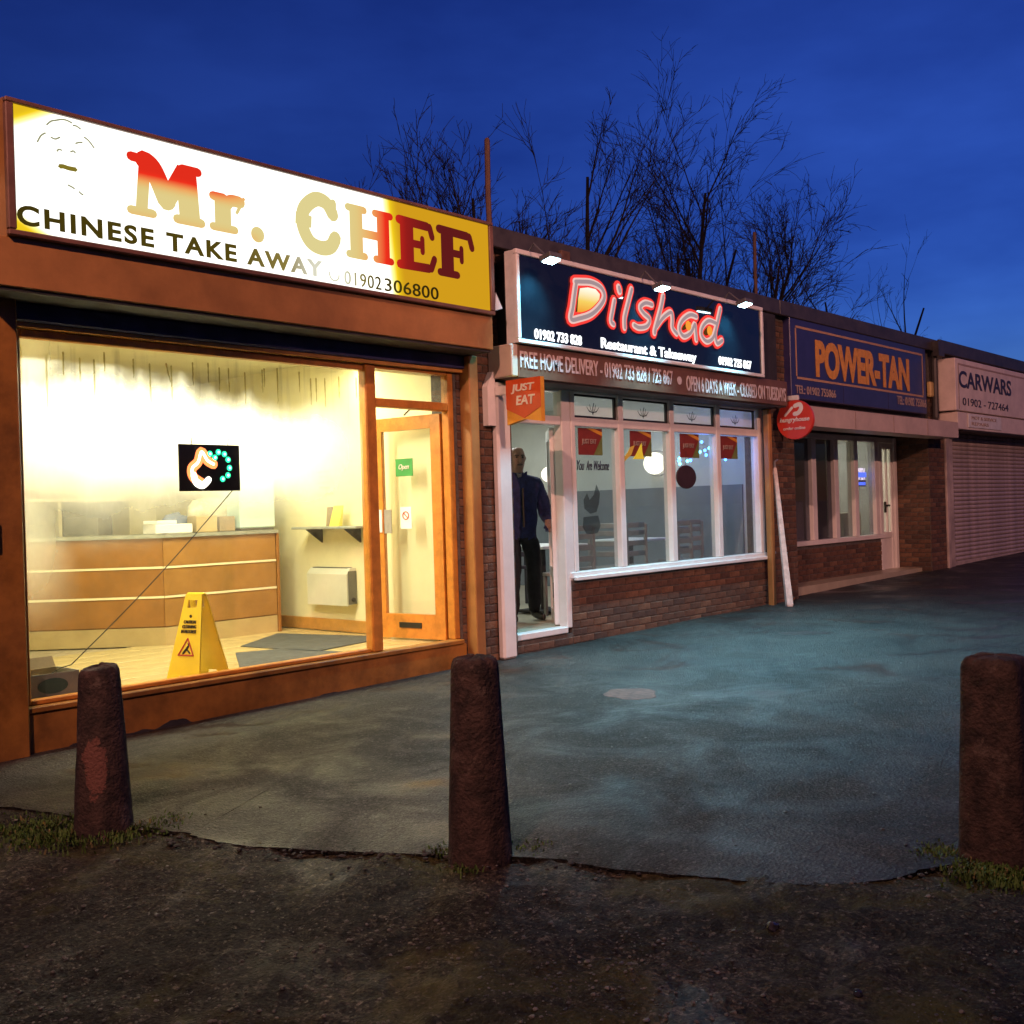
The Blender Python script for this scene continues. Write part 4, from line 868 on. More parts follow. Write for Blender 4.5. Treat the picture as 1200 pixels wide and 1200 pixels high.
# =================================================================== inside the takeaway
def F0(x, y, z=0.0): return WZ(x, y, z)
ct = thing('counter', 'wood panelled serving counter with pale trim lines and angled left end', 'counter', (5.2, 2.5, 0))
segs = [((3.30, 4.25), (5.18, 2.30)), ((5.182, 2.298), (6.42, 2.28))]
for si, (a, b) in enumerate(segs):
    A = Vector((a[0], a[1], 0)); B = Vector((b[0], b[1], 0)); d = (B-A).normalized(); n = Vector((d.y, -d.x, 0)); ln = (B-A).length
    def cb(l0, l1, t0, t1, z0, z1):
        f = lambda l, t, z: tuple(A + d*l + n*t + Vector((0, 0, z)))
        v = [f(l, t, z) for z in (z0, z1) for t in (t0, t1) for l in (l0, l1)]
        return MB().add(v, [(0, 2, 3, 1), (4, 5, 7, 6), (0, 1, 5, 4), (2, 6, 7, 3), (0, 4, 6, 2), (1, 3, 7, 5)])
    obj('counter_body', cb(0, ln, -.55, -.02, 0, 1.0), 'counter_panel', ct)
    obj('kick_board', cb(0, ln, -.018, -.006, 0, .17), 'counter_kick', ct)
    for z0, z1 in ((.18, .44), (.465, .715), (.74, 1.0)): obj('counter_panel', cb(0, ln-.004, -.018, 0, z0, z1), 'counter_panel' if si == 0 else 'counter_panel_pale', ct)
    for z in (.452, .727): obj('trim_strip', cb(0, ln-.004, -.018, .008, z-.010, z+.010), 'counter_trim', ct)
    obj('counter_top', cb(0, ln+.02, -.57, .03, 1.002, 1.035), 'counter_top', ct)
obj('counter_end', MB().bbox(6.425, 6.46, 2.27, 2.85, 0, 1.0, .004), 'counter_panel', ct)
# behind the counter: pigeon-hole shelves with boxes
shf = thing('shelving_unit', 'cream framed shelves with dark openings behind the counter', 'shelves', (4.6, 4.95, 0))
obj('back_board', MB().box(2.9, 6.2, 5.14, 5.19, .6, 1.9), 'shelf_dark', shf)
for z in (.85, 1.42, 1.9): obj('shelf', MB().bbox(2.9, 6.2, 4.72, 5.135, z-.02, z+.02, .004), 'counter_trim', shf)
for x in (2.9, 3.7, 4.5, 5.35, 6.18): obj('upright', MB().bbox(x-.02, x+.02, 4.72, 5.135, .2, .828, .004).bbox(x-.02, x+.02, 4.72, 5.135, .872, 1.398, .004), 'counter_trim', shf)
def crate(name, lab, cat, x, y, z, sx, sy, sz, m, rz=0, extra=None):
    R = Matrix.Rotation(rz, 3, 'Z'); q = MB().bbox(-sx/2, sx/2, -sy/2, sy/2, 0, sz, .006)
    mb = MB().add([tuple(R @ Vector(v) + Vector((x, y, z))) for v in q.v], q.f); return tag(obj(name, mb, m), lab, cat)
crate('shelf_box', 'brown carton on the shelf behind the counter, left of middle', 'box', 4.05, 4.93, .875, .5, .3, .42, 'cardboard')
crate('shelf_box', 'reddish parcel lying on top of the shelves behind counter', 'box', 4.75, 4.93, 1.442, .8, .3, .16, 'print_red')
def on_counter(px, py): p = F0(px, py, 1.037); return p
p = W(200, 618, 2.45); crate('menu_box', 'flat white box of papers on the counter below the neon sign', 'box', p.x, 2.5, 1.037, .40, .22, .09, 'paper_white', .05)
crate('menu_stack', 'loose stack of white leaflets on top of the flat counter box', 'leaflets', p.x-.08, 2.5, 1.128, .26, .18, .035, 'paper_white', .3)
p = W(209, 604, 2.62)
def blob(name, lab, cat, c, r, m, seed, flat=1):
    rn = random.Random(seed); mb = MB(); S, K = 14, 9
    for i in range(K+1):
        th = math.pi*i/K
        for j in range(S):
            ph = 2*math.pi*j/S; d = Vector((math.sin(th)*math.cos(ph), math.sin(th)*math.sin(ph), math.cos(th)))
            k = 1+.28*noise.noise(d*2.2+Vector((seed, 0, 0)))
            mb.v.append((c[0]+d.x*r[0]*k, c[1]+d.y*r[1]*k, c[2]+max(-.0, r[2]*.0)+r[2]*(1+d.z*k*.98)*.5*2*.5))
    mb.f = [(i*S+j, i*S+(j+1) % S, (i+1)*S+(j+1) % S, (i+1)*S+j) for i in range(K) for j in range(S)]; mb.mi = [0]*len(mb.f)
    return tag(obj(name, mb, m, smooth=True), lab, cat)
blob('carrier_bag', 'crumpled blue bag behind the flat white counter box', 'bag', (p.x, 2.68, 1.037), (.15, .08, .20), 'bag_blue', 1)
p = W(237, 612, 2.5); crate('counter_carton', 'small cream carton on the counter beside the white box', 'box', p.x, 2.5, 1.037, .22, .2, .16, 'counter_kick', -.1)
p = W(262, 612, 2.5); crate('counter_carton', 'second small carton on counter left of the pale blue screen', 'box', p.x, 2.55, 1.037, .20, .2, .15, 'cardboard', .15)
p = W(247, 600, 2.72); blob('plastic_bag', 'heap of clear plastic bags behind the counter cartons', 'bag', (p.x, 2.72, 1.037), (.28, .09, .34), 'bag_clear', 5)
a_, b_ = W(279, 590, 2.45), W(320, 590, 2.45); zt = W(300, 562, 2.45).z
t = thing('counter_screen', 'pale blue cabinet standing at right end of counter', 'cabinet', (a_.x, 2.5, 1.037)); obj('cabinet_body', MB().bbox(a_.x, b_.x, 2.42, 2.75, 1.06, zt+.25, .01), 'screen_blue', t); obj('cabinet_base', MB().bbox(a_.x+.01, b_.x-.01, 2.43, 2.74, 1.037, 1.058, .004), 'shelf_dark', t)
# heater, shelf, leaflet holder on the right-hand wall
t = thing('wall_heater', 'cream convector heater fixed low on the yellow side wall', 'heater', (6.70, 1.75, .26))
obj('heater_case', MB().prism([(0, .02), (-.12, .0), (-.12, .31), (-.07, .37), (0, .37)], lambda a, b, d: (6.755+a, d, .27+b), 1.43, 2.06), 'heater_cream', t)
obj('top_grille', MB().box(6.68, 6.74, 1.47, 2.02, .636, .645), 'heater_dark', t)
obj('end_panel', MB().box(6.65, 6.752, 1.422, 1.428, .285, .61), 'heater_dark', t); obj('knob', MB().lathe([(.02, 0), (.02, .02), (.015, .025)], (6.70, 1.421, .33), 12, (0, -1, 0)), 'shelf_dark', t)
t = thing('wall_shelf', 'narrow grey shelf on two brackets on yellow side wall', 'shelf', (6.7, 1.7, .95))
obj('shelf_board', MB().bbox(6.50, 6.757, 1.10, 2.12, 1.03, 1.055, .004), 'shelf_grey', t)
for y in (1.35, 1.95): obj('bracket', MB().prism([(0, 0), (-.20, 0), (0, -.14)], lambda a, b, d: (6.757+a, d, 1.028+b), y-.012, y+.012), 'shelf_dark', t)
pl = WX(390, 602, 6.62); t = thing('leaflet_holder', 'small yellow menu leaflets standing on the grey wall shelf', 'leaflets', (6.62, pl.y, 1.056))
obj('leaflet', MB().prism([(0, 0), (.05, 0), (.075, .20), (.065, .20)], lambda a, b, d: (6.57+a, d, 1.056+b), pl.y-.14, pl.y+.0), 'paper_yellow', t); obj('leaflet', MB().prism([(.03, 0), (.04, 0), (.06, .19), (.05, .19)], lambda a, b, d: (6.58+a, d, 1.056+b), pl.y+.012, pl.y+.10), 'cardboard', t)
# papers on the side wall, more stock behind the counter
for i, (xa, ya_, xb, yb_, m_, lab) in enumerate(((343, 517, 358, 580, 'poster_pale', 'tall pale menu sheet on the side wall left of the shelf'), (370, 548, 390, 578, 'poster_pale', 'pale notice on side wall above the grey shelf'), (330, 566, 336, 580, 'paper_white', 'tiny white card on the side wall near the counter'))):
    p, q = WX(xa, ya_, 6.752), WX(xb, yb_, 6.752); t = thing('wall_poster', lab, 'poster', (6.752, p.y, q.z)); obj('sheet', MB().box(6.749, 6.756, q.y, p.y, q.z, p.z), m_, t)
    if i < 2:
        for k in range(4): obj('print_line', MB().box(6.7475, 6.7488, q.y+.03, p.y-.03-.03*(k % 2), p.z-(p.z-q.z)*(.2+.2*k), p.z-(p.z-q.z)*(.2+.2*k)+.012), 'counter_kick', t)
for i, (x, z, sx, sz, m_, lab) in enumerate(((3.2, .872, .34, .30, 'paper_white', 'white tub in the leftmost opening of the shelves'), (3.52, .872, .2, .38, 'bag_clear', 'clear bag in the leftmost opening of the shelves'), (4.75, .872, .3, .22, 'cardboard', 'low carton in the third shelf opening'), (5.6, .872, .4, .36, 'carton_grey', 'grey carton in the right-hand shelf opening'), (3.3, 1.442, .5, .24, 'paper_yellow', 'yellowish carton on top of shelves at the left'), (5.5, 1.442, .36, .3, 'counter_kick', 'cream carton on top of shelves at the right'))):
    crate('shelf_box', lab, 'box', x, 4.9, z, sx, .28, sz, m_, (i-2)*.04)
# door notices
H = Vector((6.66, .075, 0)); ang = math.radians(98); D = Vector((math.cos(ang), math.sin(ang), 0)); Nn = Vector((-D.y, D.x, 0))
def on_door(a, z, t=.03): return H + D*a + Nn*t + Vector((0, 0, z))
def dplane(name, lab, cat, a0, a1, z0, z1, m, t=.008):
    mb = MB(); dbox(mb, a0, a1, z0, z1, t, t+.006); return tag(obj(name, mb, m), lab, cat)
og = dplane('door_notice', 'small green sign reading Open hung on the glass door', 'sign', .33, .53, 1.50, 1.66, 'sign_green')
text('lettering', 'Open', on_door(.49, 1.55, .0145), -D, .12, .06, 'print_white', og, shear=.3)
ns = dplane('door_notice', 'small white no smoking notice stuck low on the door glass', 'notice', .36, .49, 1.02, 1.22, 'paper_white')
mb = MB(); c0 = on_door(.425, 1.14, .0165); mb.tube([c0 + D*(.035*math.cos(a)) + Vector((0, 0, .035*math.sin(a))) for a in [2*math.pi*i/16 for i in range(17)]], .005, 5); mb.tube([c0+D*.025+Vector((0, 0, .025)), c0-D*.025-Vector((0, 0, .025))], .004, 5); obj('no_smoking_symbol', mb, 'print_red', ns)
# mats
def floor_poly(name, lab, pts, m, th=.008):
    P = [F0(*q) for q in pts]; mb = MB().prism([(p.x, p.y) for p in P], lambda a, b, d: (a, b, d), .002, th); return tag(obj(name, mb, m), lab, 'mat')
floor_poly('floor_mat', 'dark grey rubber mat on tiles below the wall heater', [(325, 743), (432, 746), (432, 752), (370, 764), (282, 758)], 'rubber_mat')
floor_poly('floor_mat', 'dark grey rubber mat just inside window right of yellow board', [(276, 766), (330, 761), (408, 765), (400, 769), (300, 785), (281, 783)], 'rubber_mat')
# caution A-board
pb = F0(247, 797); CBX, CBY = pb.x, pb.y+.16
t = thing('caution_board', 'yellow folding wet floor caution board standing inside the window', 'caution sign', (CBX, CBY, 0))
rot = math.radians(-72); Rz = Matrix.Rotation(rot, 3, 'Z')
def leaf(sgn):
    def f(a, b, d):     # a across, b up the slanted leaf, d thickness
        z = b*.62; y = sgn*(-.15*(1-b)-.012) ; return tuple(Rz @ Vector((a, y + sgn*(-d), z)) + Vector((CBX, CBY, 0)))
    return f
for sgn in (1, -1):
    f = leaf(sgn)
    out = [(-.15, 0), (-.04, 0), (-.03, .06), (.03, .06), (.04, 0), (.15, 0), (.075, .98), (.06, 1.0), (-.06, 1.0), (-.075, .98)]
    # leaf with a hand hole: build as strips
    mb = MB()
    mb.prism([(-.15, 0), (-.05, 0), (-.04, .07), (.04, .07), (.05, 0), (.15, 0), (.087, .84), (-.087, .84)], f, 0, .012)
    mb.prism([(-.087, .8405), (-.042, .8405), (-.042, .93), (-.08, .93)], f, 0, .012); mb.prism([(.042, .8405), (.087, .8405), (.08, .93), (.042, .93)], f, 0, .012)
    mb.prism([(-.08, .9305), (.08, .9305), (.074, 1.0), (-.074, 1.0)], f, 0, .012)
    lf = obj('leaf_panel', mb, 'caution_yellow', t)
    if sgn == 1:
        f0 = f(0, 0, .0125); Ax = Rz @ Vector((1, 0, 0)); upv = (Vector(f(0, 1, .0125)) - Vector(f0)).normalized()
        for k, (s_, w2_, b_) in enumerate((('CAUTION', .11, .66), ('CLEANING', .125, .605), ('IN PROGRESS', .135, .55))):
            text('lettering', s_, Vector(f(-w2_/2, b_, .0125)), Ax, w2_, .024, 'print_black', lf, bold=.01, up=upv)
        tri = [f(-.068, .30, .014), f(.068, .30, .014), f(0, .49, .014)]; mb = MB(); mb.tube([tri[0], tri[1]], .006, 6); mb.tube([tri[1], tri[2]], .006, 6); mb.tube([tri[2], tri[0]], .006, 6); obj('warning_triangle', mb, 'print_red', lf)
        mb = MB(); mb.tube([f(-.025, .325, .014), f(.0, .37, .014), f(.012, .40, .014)], .009, 6); mb.tube([f(0, .37, .014), f(.035, .325, .014)], .006, 6); mb.lathe([(.001, .004), (.012, .003), (.012, 0)], f(.016, .43, .013), 10, Rz @ Vector((0, -1, 0))); obj('falling_figure', mb, 'print_black', lf)
        mb = MB(); mb.lathe([(.001, .004), (.012, .003), (.012, 0)], f(.0, .745, .013), 10, Rz @ Vector((0, -1, 0))); obj('maker_dot', mb, 'print_black', lf)
obj('hinge_bar', MB().tube([Rz @ Vector((-.07, 0, .618)) + Vector((CBX, CBY, 0)), Rz @ Vector((.07, 0, .618)) + Vector((CBX, CBY, 0))], .012, 8), 'caution_yellow', t)
# carton in the corner of the window
q0, q1 = W(33, 790, .10), W(92, 786, .10)
t = thing('cardboard_carton', 'grey open carton with dark oval print in window corner', 'box', ((q0.x+q1.x)/2, .25, 0.03))
bx0, bx1 = 2.93, q1.x
obj('carton_side', MB().box(bx0, bx1, .09, .098, .0, .20), 'carton_grey', t); obj('carton_side', MB().box(bx0, bx1, .40, .408, .0, .20), 'cardboard', t)
obj('carton_side', MB().box(bx0, bx0+.008, .099, .399, .0, .20), 'carton_grey', t); obj('carton_side', MB().box(bx1-.008, bx1, .099, .399, .0, .20), 'carton_grey', t)
obj('carton_flap', MB().prism([(bx0+.02, .2), (bx1-.01, .2), (bx1-.02, .27), (bx0+.03, .27)], lambda a, b, d: (a, .41+d+(b-.2)*.4, b), 0, .006), 'cardboard', t)
mb = MB().lathe([(.001, .002), (.05, .002), (.05, 0)], ((bx0+bx1)/2, .0895, .12), 20, (0, -1, 0)); mb.v = [(((bx0+bx1)/2)+(v[0]-(bx0+bx1)/2)*2.0, v[1], v[2]) for v in mb.v]; obj('oval_print', mb, 'carton_green', t)
# LED window sign and its lead
a, b, z0, z1 = bx(209, 520, 282, 575, .006)
t = thing('led_sign', 'small black LED sign glowing red and green hung in window', 'LED sign', ((a+b)/2, .006, z0))
obj('sign_board', MB().bbox(a, b, .006, .0165, z0, z1, .002), 'panel_black', t)
def ledp(u, v): return (a+(b-a)*u, .004, z0+(z1-z0)*v)
wsq = [(.36, .16), (.22, .30), (.20, .48), (.30, .62), (.36, .84), (.45, .66), (.55, .58)]
obj('led_stroke', MB().tube(smooth_path([ledp(*q) for q in wsq], 5), .036, 8, flat=((0, 1, 0), .10)), 'led_red', t)
mb = MB(); mb.tube(smooth_path([(x, y-.004, z) for x, y, z in [ledp(*q) for q in wsq]], 5), .010, 8, flat=((0, 1, 0), .2)); mb.tube(smooth_path([(x, y-.004, z) for x, y, z in [ledp(*q) for q in ((.22, .34), (.26, .18), (.36, .12), (.46, .24))]], 5), .024, 8, flat=((0, 1, 0), .15)); obj('led_stroke', mb, 'led_white', t)
for u, v in ((.50, .80), (.58, .72), (.64, .84), (.74, .80), (.80, .68), (.82, .50), (.79, .34), (.70, .26)):
    c_ = ledp(u, v); lo_ = obj('led_lamp', MB().lathe([(.001, .006), (.016, .005), (.022, 0)], c_, 12, (0, -1, 0)), 'led_green', t); obj('led_core', MB().lathe([(.001, .009), (.009, .008), (.010, .005)], c_, 10, (0, -1, 0)), 'led_green_core', lo_)
for u in (.2, .8): obj('hanging_wire', MB().tube([ledp(u, .99), (ledp(u, 1)[0]+.01, .006, z1+.05)], .003, 5), 'cable_black', t)
p0, p1 = Vector(ledp(.86, 0)), Vector(W(84, 779, .01))
cab = [p0.lerp(p1, k/12) + Vector((0, .006, -.035*math.sin(math.pi*k/12))) for k in range(13)] + [p1+Vector((-.03, .08, -.02)), p1+Vector((-.06, .16, -.06))]
tag(obj('power_cable', MB().tube(cab, .0035, 6), 'cable_black'), 'thin dark lead sagging from LED sign to the carton', 'cable')
# ceiling battens; unseen front pair added close to the glass to whiten the mist
for i, (x, y) in enumerate(((3.6, .62), (5.0, .62), (4.6, 1.3), (6.1, 1.2))):
    t = thing('ceiling_light', ('unseen fluorescent batten added on ceiling near left of the takeaway window', 'unseen fluorescent batten added on ceiling near middle of the takeaway window', 'fluorescent batten above the counter front', 'fluorescent batten above the takeaway door mat')[i], 'ceiling light', (x, y, 2.62), 'ceiling battens in the takeaway')
    obj('batten_body', MB().bbox(x-.6, x+.6, y-.04, y+.04, 2.665, 2.715, .006), 'white_metal', t)
    obj('tube', MB().tube([(x-.58, y, 2.645), (x+.58, y, 2.645)], .016, 10), 'tube_light', t)
    light('tube_glow', t, 'AREA', (x, y, 2.62), P_CHEF*(.60 if i < 2 else .34), (1, .92, .70) if i < 2 else (1, .84, .44), (0, 0, -1), 1.16, .05)

# =================================================================== inside the restaurant
def table(x, y, lab, sx=.8, sy=.7):
    t = thing('dining_table', lab, 'table', (x, y, 0), 'tables in the restaurant')
    obj('table_top', MB().bbox(x-sx/2, x+sx/2, y-sy/2, y+sy/2, .72, .755, .008), 'table_white', t)
    obj('pedestal', MB().tube([(x, y, .03), (x, y, .72)], .035, 10), 'chair_dark', t); obj('foot', MB().bbox(x-.22, x+.22, y-.22, y+.22, 0, .03, .006), 'chair_dark', t)
def chair(x, y, rz, lab, m='chair_grey'):
    t = thing('dining_chair', lab, 'chair', (x, y, 0), 'chairs in the restaurant'); R = Matrix.Rotation(rz, 3, 'Z')
    def q(mb, *a):
        b = MB().bbox(*a, .005); return mb.add([tuple(R @ Vector(v)+Vector((x, y, 0))) for v in b.v], b.f)
    obj('seat', q(MB(), -.21, .21, -.21, .21, .43, .47), m, t)
    for lx in (-.19, .19):
        obj('leg', q(MB(), lx-.018, lx+.018, -.208, -.17, 0, .428), m, t); obj('back_post', q(MB(), lx-.018, lx+.018, .17, .208, 0, .95), m, t)
    for z in (.58, .70, .82, .91): obj('back_slat', q(MB(), -.17, .17, .18, .20, z, z+.06), m, t)
table(9.2, 1.1, 'white table behind the leftmost pane of the restaurant window'); table(10.9, 1.1, 'white table behind the right half of the restaurant window'); table(10.2, 3.4, 'white table further back in the restaurant'); table(9.55, 2.75, 'white table seen behind the man in the doorway', 1.1, .7)
chair(9.0, .55, math.pi, 'slatted chair pushed under left table near the window'); chair(9.75, .75, math.pi*.55+math.pi, 'slatted chair between the two window tables'); chair(10.2, .7, math.pi, 'slatted chair backing onto second window pane'); chair(11.5, .75, math.pi*.9, 'slatted chair behind rightmost restaurant pane'); chair(10.75, .42, math.pi*1.02, 'slatted chair backing onto third window pane')
chair(9.15, 2.2, math.pi, 'dark chair seen through the doorway beside the man', 'chair_dark'); chair(9.7, 2.15, math.pi*.95, 'dark chair seen at the edge of the open door', 'chair_dark')
for i, (px, py, lab) in enumerate(((643, 556, 'round glowing wall lamp seen past the man'), (767, 543, 'round glowing wall lamp behind the second window pane'))):
    p = WX(px, py, 12.10); r_ = .11 if i == 0 else .15
    t = thing('wall_lamp', lab, 'lamp', (12.15, p.y, p.z-r_), 'globe lamps on the restaurant wall')
    obj('globe', MB().lathe([(r_*math.sin(a), -r_*math.cos(a)) for a in [.05+k*(math.pi-.1)/14 for k in range(15)]], p, 24), 'globe_light', t, smooth=True)
    obj('rim', MB().lathe([(r_+.004, -.02), (r_+.03, -.02), (r_+.03, .02), (r_+.004, .02)], (12.17, p.y, p.z), 24, (1, 0, 0), closed=False), 'grey_metal', t)
    obj('wall_bracket', MB().tube([(12.16, p.y, p.z), (12.31, p.y, p.z)], .04, 10), 'grey_metal', t)
for i, (x, y) in enumerate(((8.6, 1.5), (10.0, 1.5), (11.4, 1.5), (9.3, 3.8), (11.0, 3.8))):
    t = thing('downlight', ('round ceiling downlight just inside restaurant door', 'round ceiling downlight behind middle panes', 'round ceiling downlight behind right-hand panes', 'round ceiling downlight deeper in restaurant, left', 'round ceiling downlight deeper in restaurant, right')[i], 'downlight', (x, y, 2.58), 'ceiling downlights in the restaurant')
    obj('trim_ring', MB().lathe([(.09, 0), (.12, 0), (.12, .03), (.09, .03)], (x, y, 2.588), 20, closed=False), 'white_metal', t)
    obj('lamp_disc', MB().lathe([(.001, 0), (.088, 0), (.088, .02)], (x, y, 2.595), 20, closed=False), 'downlight', t)
    light('down_glow', t, 'AREA', (x, y, 2.57), P_DIL*(1.0, .40, .25, .55, .3)[i], (.90, 1, .95) if i != 2 else (.62, .70, 1), (0, 0, -1), .3)
# things stuck to the restaurant glass
for i, (px, lab) in enumerate(((692, 'first red and green flyer from the doorway, top of window'), (751, 'second red and green flyer, above the yellow foil'), (808, 'third red and green flyer, above the dark oval plaque'), (854, 'fourth red and green flyer, top of the rightmost pane'))):
    c_ = W(px, 515, -.012); w_ = .40
    t = thing('window_flyer', lab, 'flyer', (c_.x, -.008, 1.70), 'flyers along the restaurant window')
    obj('flyer_sheet', MB().box(c_.x-w_/2, c_.x+w_/2, -.010, -.006, 1.70, 1.975), 'flyer_red', t)
    obj('flyer_stripe', MB().prism([(c_.x+.05, 1.702), (c_.x+w_/2-.002, 1.702), (c_.x+w_/2-.002, 1.90)], fnx, -.013, -.0105), 'flyer_green', t)
    obj('flyer_stripe', MB().prism([(c_.x-.06, 1.973), (c_.x+w_/2-.002, 1.90), (c_.x+w_/2-.002, 1.94), (c_.x+.06, 1.973)], fnx, -.013, -.0105), 'justeat_yellow', t)
    text('lettering', 'JUST EAT', (c_.x-.15, -.0135, 1.80), (1, 0, 0), .24, .065, 'faded_white', t, bold=.02)
a, b, z0, z1 = bx(676, 540, 714, 551, -.01); p0 = W(676, 551, -.01)
t = thing('window_lettering', 'black script lettering You Are Welcome on first pane', 'lettering', (a, -.008, p0.z)); [text('word', w_, (a+(b-a)*u0, -.006, p0.z), (1, 0, 0), (b-a)*(u1-u0), .10, 'letter_ink', t, shear=.45, bold=.004) for w_, u0, u1 in (('You', 0, .22), ('Are', .28, .46), ('Welcome', .52, 1))]
p = W(805, 559, -.02); t = thing('oval_plaque', 'dark oval plaque hung on the third window pane', 'plaque', (p.x, -.02, p.z-.13)); mb = MB().lathe([(.001, .012), (.15, .012), (.16, .004), (.16, 0)], (p.x, -.008, p.z), 32, (0, -1, 0)); mb.v = [(p.x+(v[0]-p.x)*1.32, v[1], p.z+(v[2]-p.z)*.86) for v in mb.v]; obj('plaque_disc', mb, 'plaque_dark', t)
obj('hanging_cord', MB().tube([(p.x, -.010, p.z+.13), (p.x+.01, -.010, p.z+.30)], .003, 5), 'cable_black', t)
t = thing('foil_decoration', 'yellow foil flame shapes on the second window pane', 'decoration', (9.75, -.01, 1.6))
for pts in ([(751, 519), (752, 530), (754, 538), (741, 538), (744, 534), (747, 528)], [(743, 522), (739, 533), (729, 543), (728, 540), (735, 530), (738, 524)]):
    obj('foil_shape', MB().prism([(W(x, y, -.01).x, W(x, y, -.01).z) for x, y in pts], fnx, -.020, -.014), 'foil_yellow_glow' if pts[0][0] == 751 else 'paper_yellow', t)
rn = random.Random(8); t = thing('fairy_lights', 'tangle of blue and cyan fairy lights inside right-hand panes', 'fairy lights', (11.0, .12, 1.75)); pth = []
for k in range(34):
    u = k/33; px = 785 + 78*u + rn.uniform(-4, 4); py = 548 - 28*math.sin(u*2.2) + 12*u*u + rn.uniform(-9, 9); q = W(px, py, .12); pth.append(q)
    obj('bulb', MB().lathe([(.001, -.019), (.014, -.010), (.016, .006), (.001, .02)], q, 8), 'fairy_cyan' if k % 3 == 0 else 'fairy_blue', t)
obj('wire', MB().tube(pth, .002, 4), 'cable_black', t)
light('fairy_glow', t, 'POINT', W(830, 535, .35), 7, (.12, .2, 1), size=.2)
# frosted transfer on the first pane
glass_mat('transfer_film', (.55, .59, .61), dirt=.04); t = thing('window_transfer', 'faint grey picture transfer low on the first pane', 'decal', (8.8, -.006, .9))
for pts in ([(685, 596), (684, 586), (688, 578), (691, 586), (696, 580), (699, 568), (703, 578), (702, 590), (699, 600), (692, 602)], [(684, 606), (701, 604), (704, 616), (700, 625), (688, 626), (683, 618)]):
    obj('transfer_shape', MB().prism([(W(x, y, -.008).x, W(x, y, -.008).z) for x, y in pts], fnx, -.0085, -.0055), 'transfer_film', t)

# =================================================================== inside the tanning shop
obj('partition', MB().box(15.40, 15.46, .62, 5.4, -.01, 2.49), 'plaster_cream', shop3); obj('partition', MB().box(15.47, 17.8, 2.8, 2.9, -.01, 2.49), 'plaster_cream', shop3)
t = thing('ceiling_light', 'strip light on ceiling inside the tanning shop', 'ceiling light', (16.6, 1.5, 2.4)); obj('batten_body', MB().bbox(16.2, 17.2, 1.46, 1.54, 2.43, 2.48, .006), 'white_metal', t); obj('tube', MB().tube([(16.22, 1.5, 2.415), (17.18, 1.5, 2.415)], .014, 8), 'tube_light', t); light('tube_glow', t, 'AREA', (16.7, 1.5, 2.39), P_TAN, (1, .93, .74), (0, 0, -1), 1, .05)
a, b, z0, z1 = bx(1002, 552, 1015, 570, .56); t = thing('open_sign', 'small blue and pink lit open sign in tanning shop window', 'LED sign', ((a+b)/2, .56, z0)); obj('sign_board', MB().bbox(a, b, .56, .60, z0, z1, .004), 'panel_black', t)
obj('led_bar', MB().bbox(a+.01, b-.01, .545, .558, z1-.10, z1-.02, .004), 'open_blue', t); text('lettering', 'OPEN', (a+.05, .556, z0+.10), (1, 0, 0), b-a-.1, .20, 'open_white', t, bold=.02); obj('led_bar', MB().bbox(a+.03, b-.05, .545, .558, z0+.02, z0+.07, .004), 'open_blue', t)
tag(obj('window_board', MB().bbox(14.0, 14.55, .60, .62, .58, 1.16, .03), 'canopy_beige'), 'pinkish board standing behind leftmost tanning shop pane', 'board')
crate('window_sill_box', 'low display stand behind the tanning shop window', 'stand', 16.45, .95, -.01, .9, .4, .95, 'plaster_cream')
# =================================================================== pipes, battens, masts
def pxpole(name, lab, cat, a, b, Y0, Y1, r, m, seg=10):
    p, q = W(a[0], a[1], Y0), W(b[0], b[1], Y1); return tag(obj(name, MB().tube([p, p.lerp(q, .5), q], r, seg), m), lab, cat)
p = W(901, 480, -.17); q = W(905, 704, -.17)
t = thing('drain_pipe', 'thin pale pipe running down the brick pier right of restaurant', 'pipe', (p.x, -.15, gz(p.x))); obj('pipe', MB().tube([(p.x, -.155, 2.33), (p.x, -.155, gz(p.x)-.02)], .028, 10), 'pipe_pale', t)
for z in (.5, 1.5): obj('clip', MB().bbox(p.x-.05, p.x+.05, -.185, -.112, z, z+.03, .004), 'pipe_pale', t)
A = W(908, 550, -.16); B = W(925, 708, -.42); B.z = gz(B.x)
t = thing('leaning_batten', 'white wooden batten leaning against the brick pier', 'batten', B); obj('batten', MB().tube([B+Vector((0, 0, .02)), B.lerp(A, .5), A], [.055, .042, .03], 4), 'batten_white', t); obj('end_hook', MB().tube([A, A+Vector((0, 0, .10)), A+Vector((.05, -.01, .12))], .014, 6), 'grey_metal', t)
for px, yt, r, lab in ((572, 165, .028, 'rusty pole rising from roof beside the yellow sign end'), (885, 274, .024, 'thin pole rising from roof right of the restaurant sign')):
    b_ = W(px+2, 268, .35) if px < 600 else W(px+1, 340, .35); tp = W(px, yt, .35); t = thing('roof_mast', lab, 'pole', (b_.x, .35, 3.70))
    obj('pole', MB().tube([(b_.x, .35, 3.70), (b_.x-.01, .35, (3.7+tp.z)/2), (b_.x, .35, tp.z)], r, 8), 'pipe_rust', t); obj('base_plate', MB().bbox(b_.x-.09, b_.x+.09, .26, .44, 3.705, 3.725, .004), 'pipe_rust', t)
for px, py, lab in ((660, 302, 'stub bracket on roof edge left of middle'),):
    p = W(px, py, -.235); tag(obj('roof_bracket', MB().bbox(p.x-.07, p.x+.07, -.27, -.225, p.z-.10, p.z+.06, .006), 'pipe_rust'), 'small rusty bracket on the roof edge over restaurant sign', 'bracket')

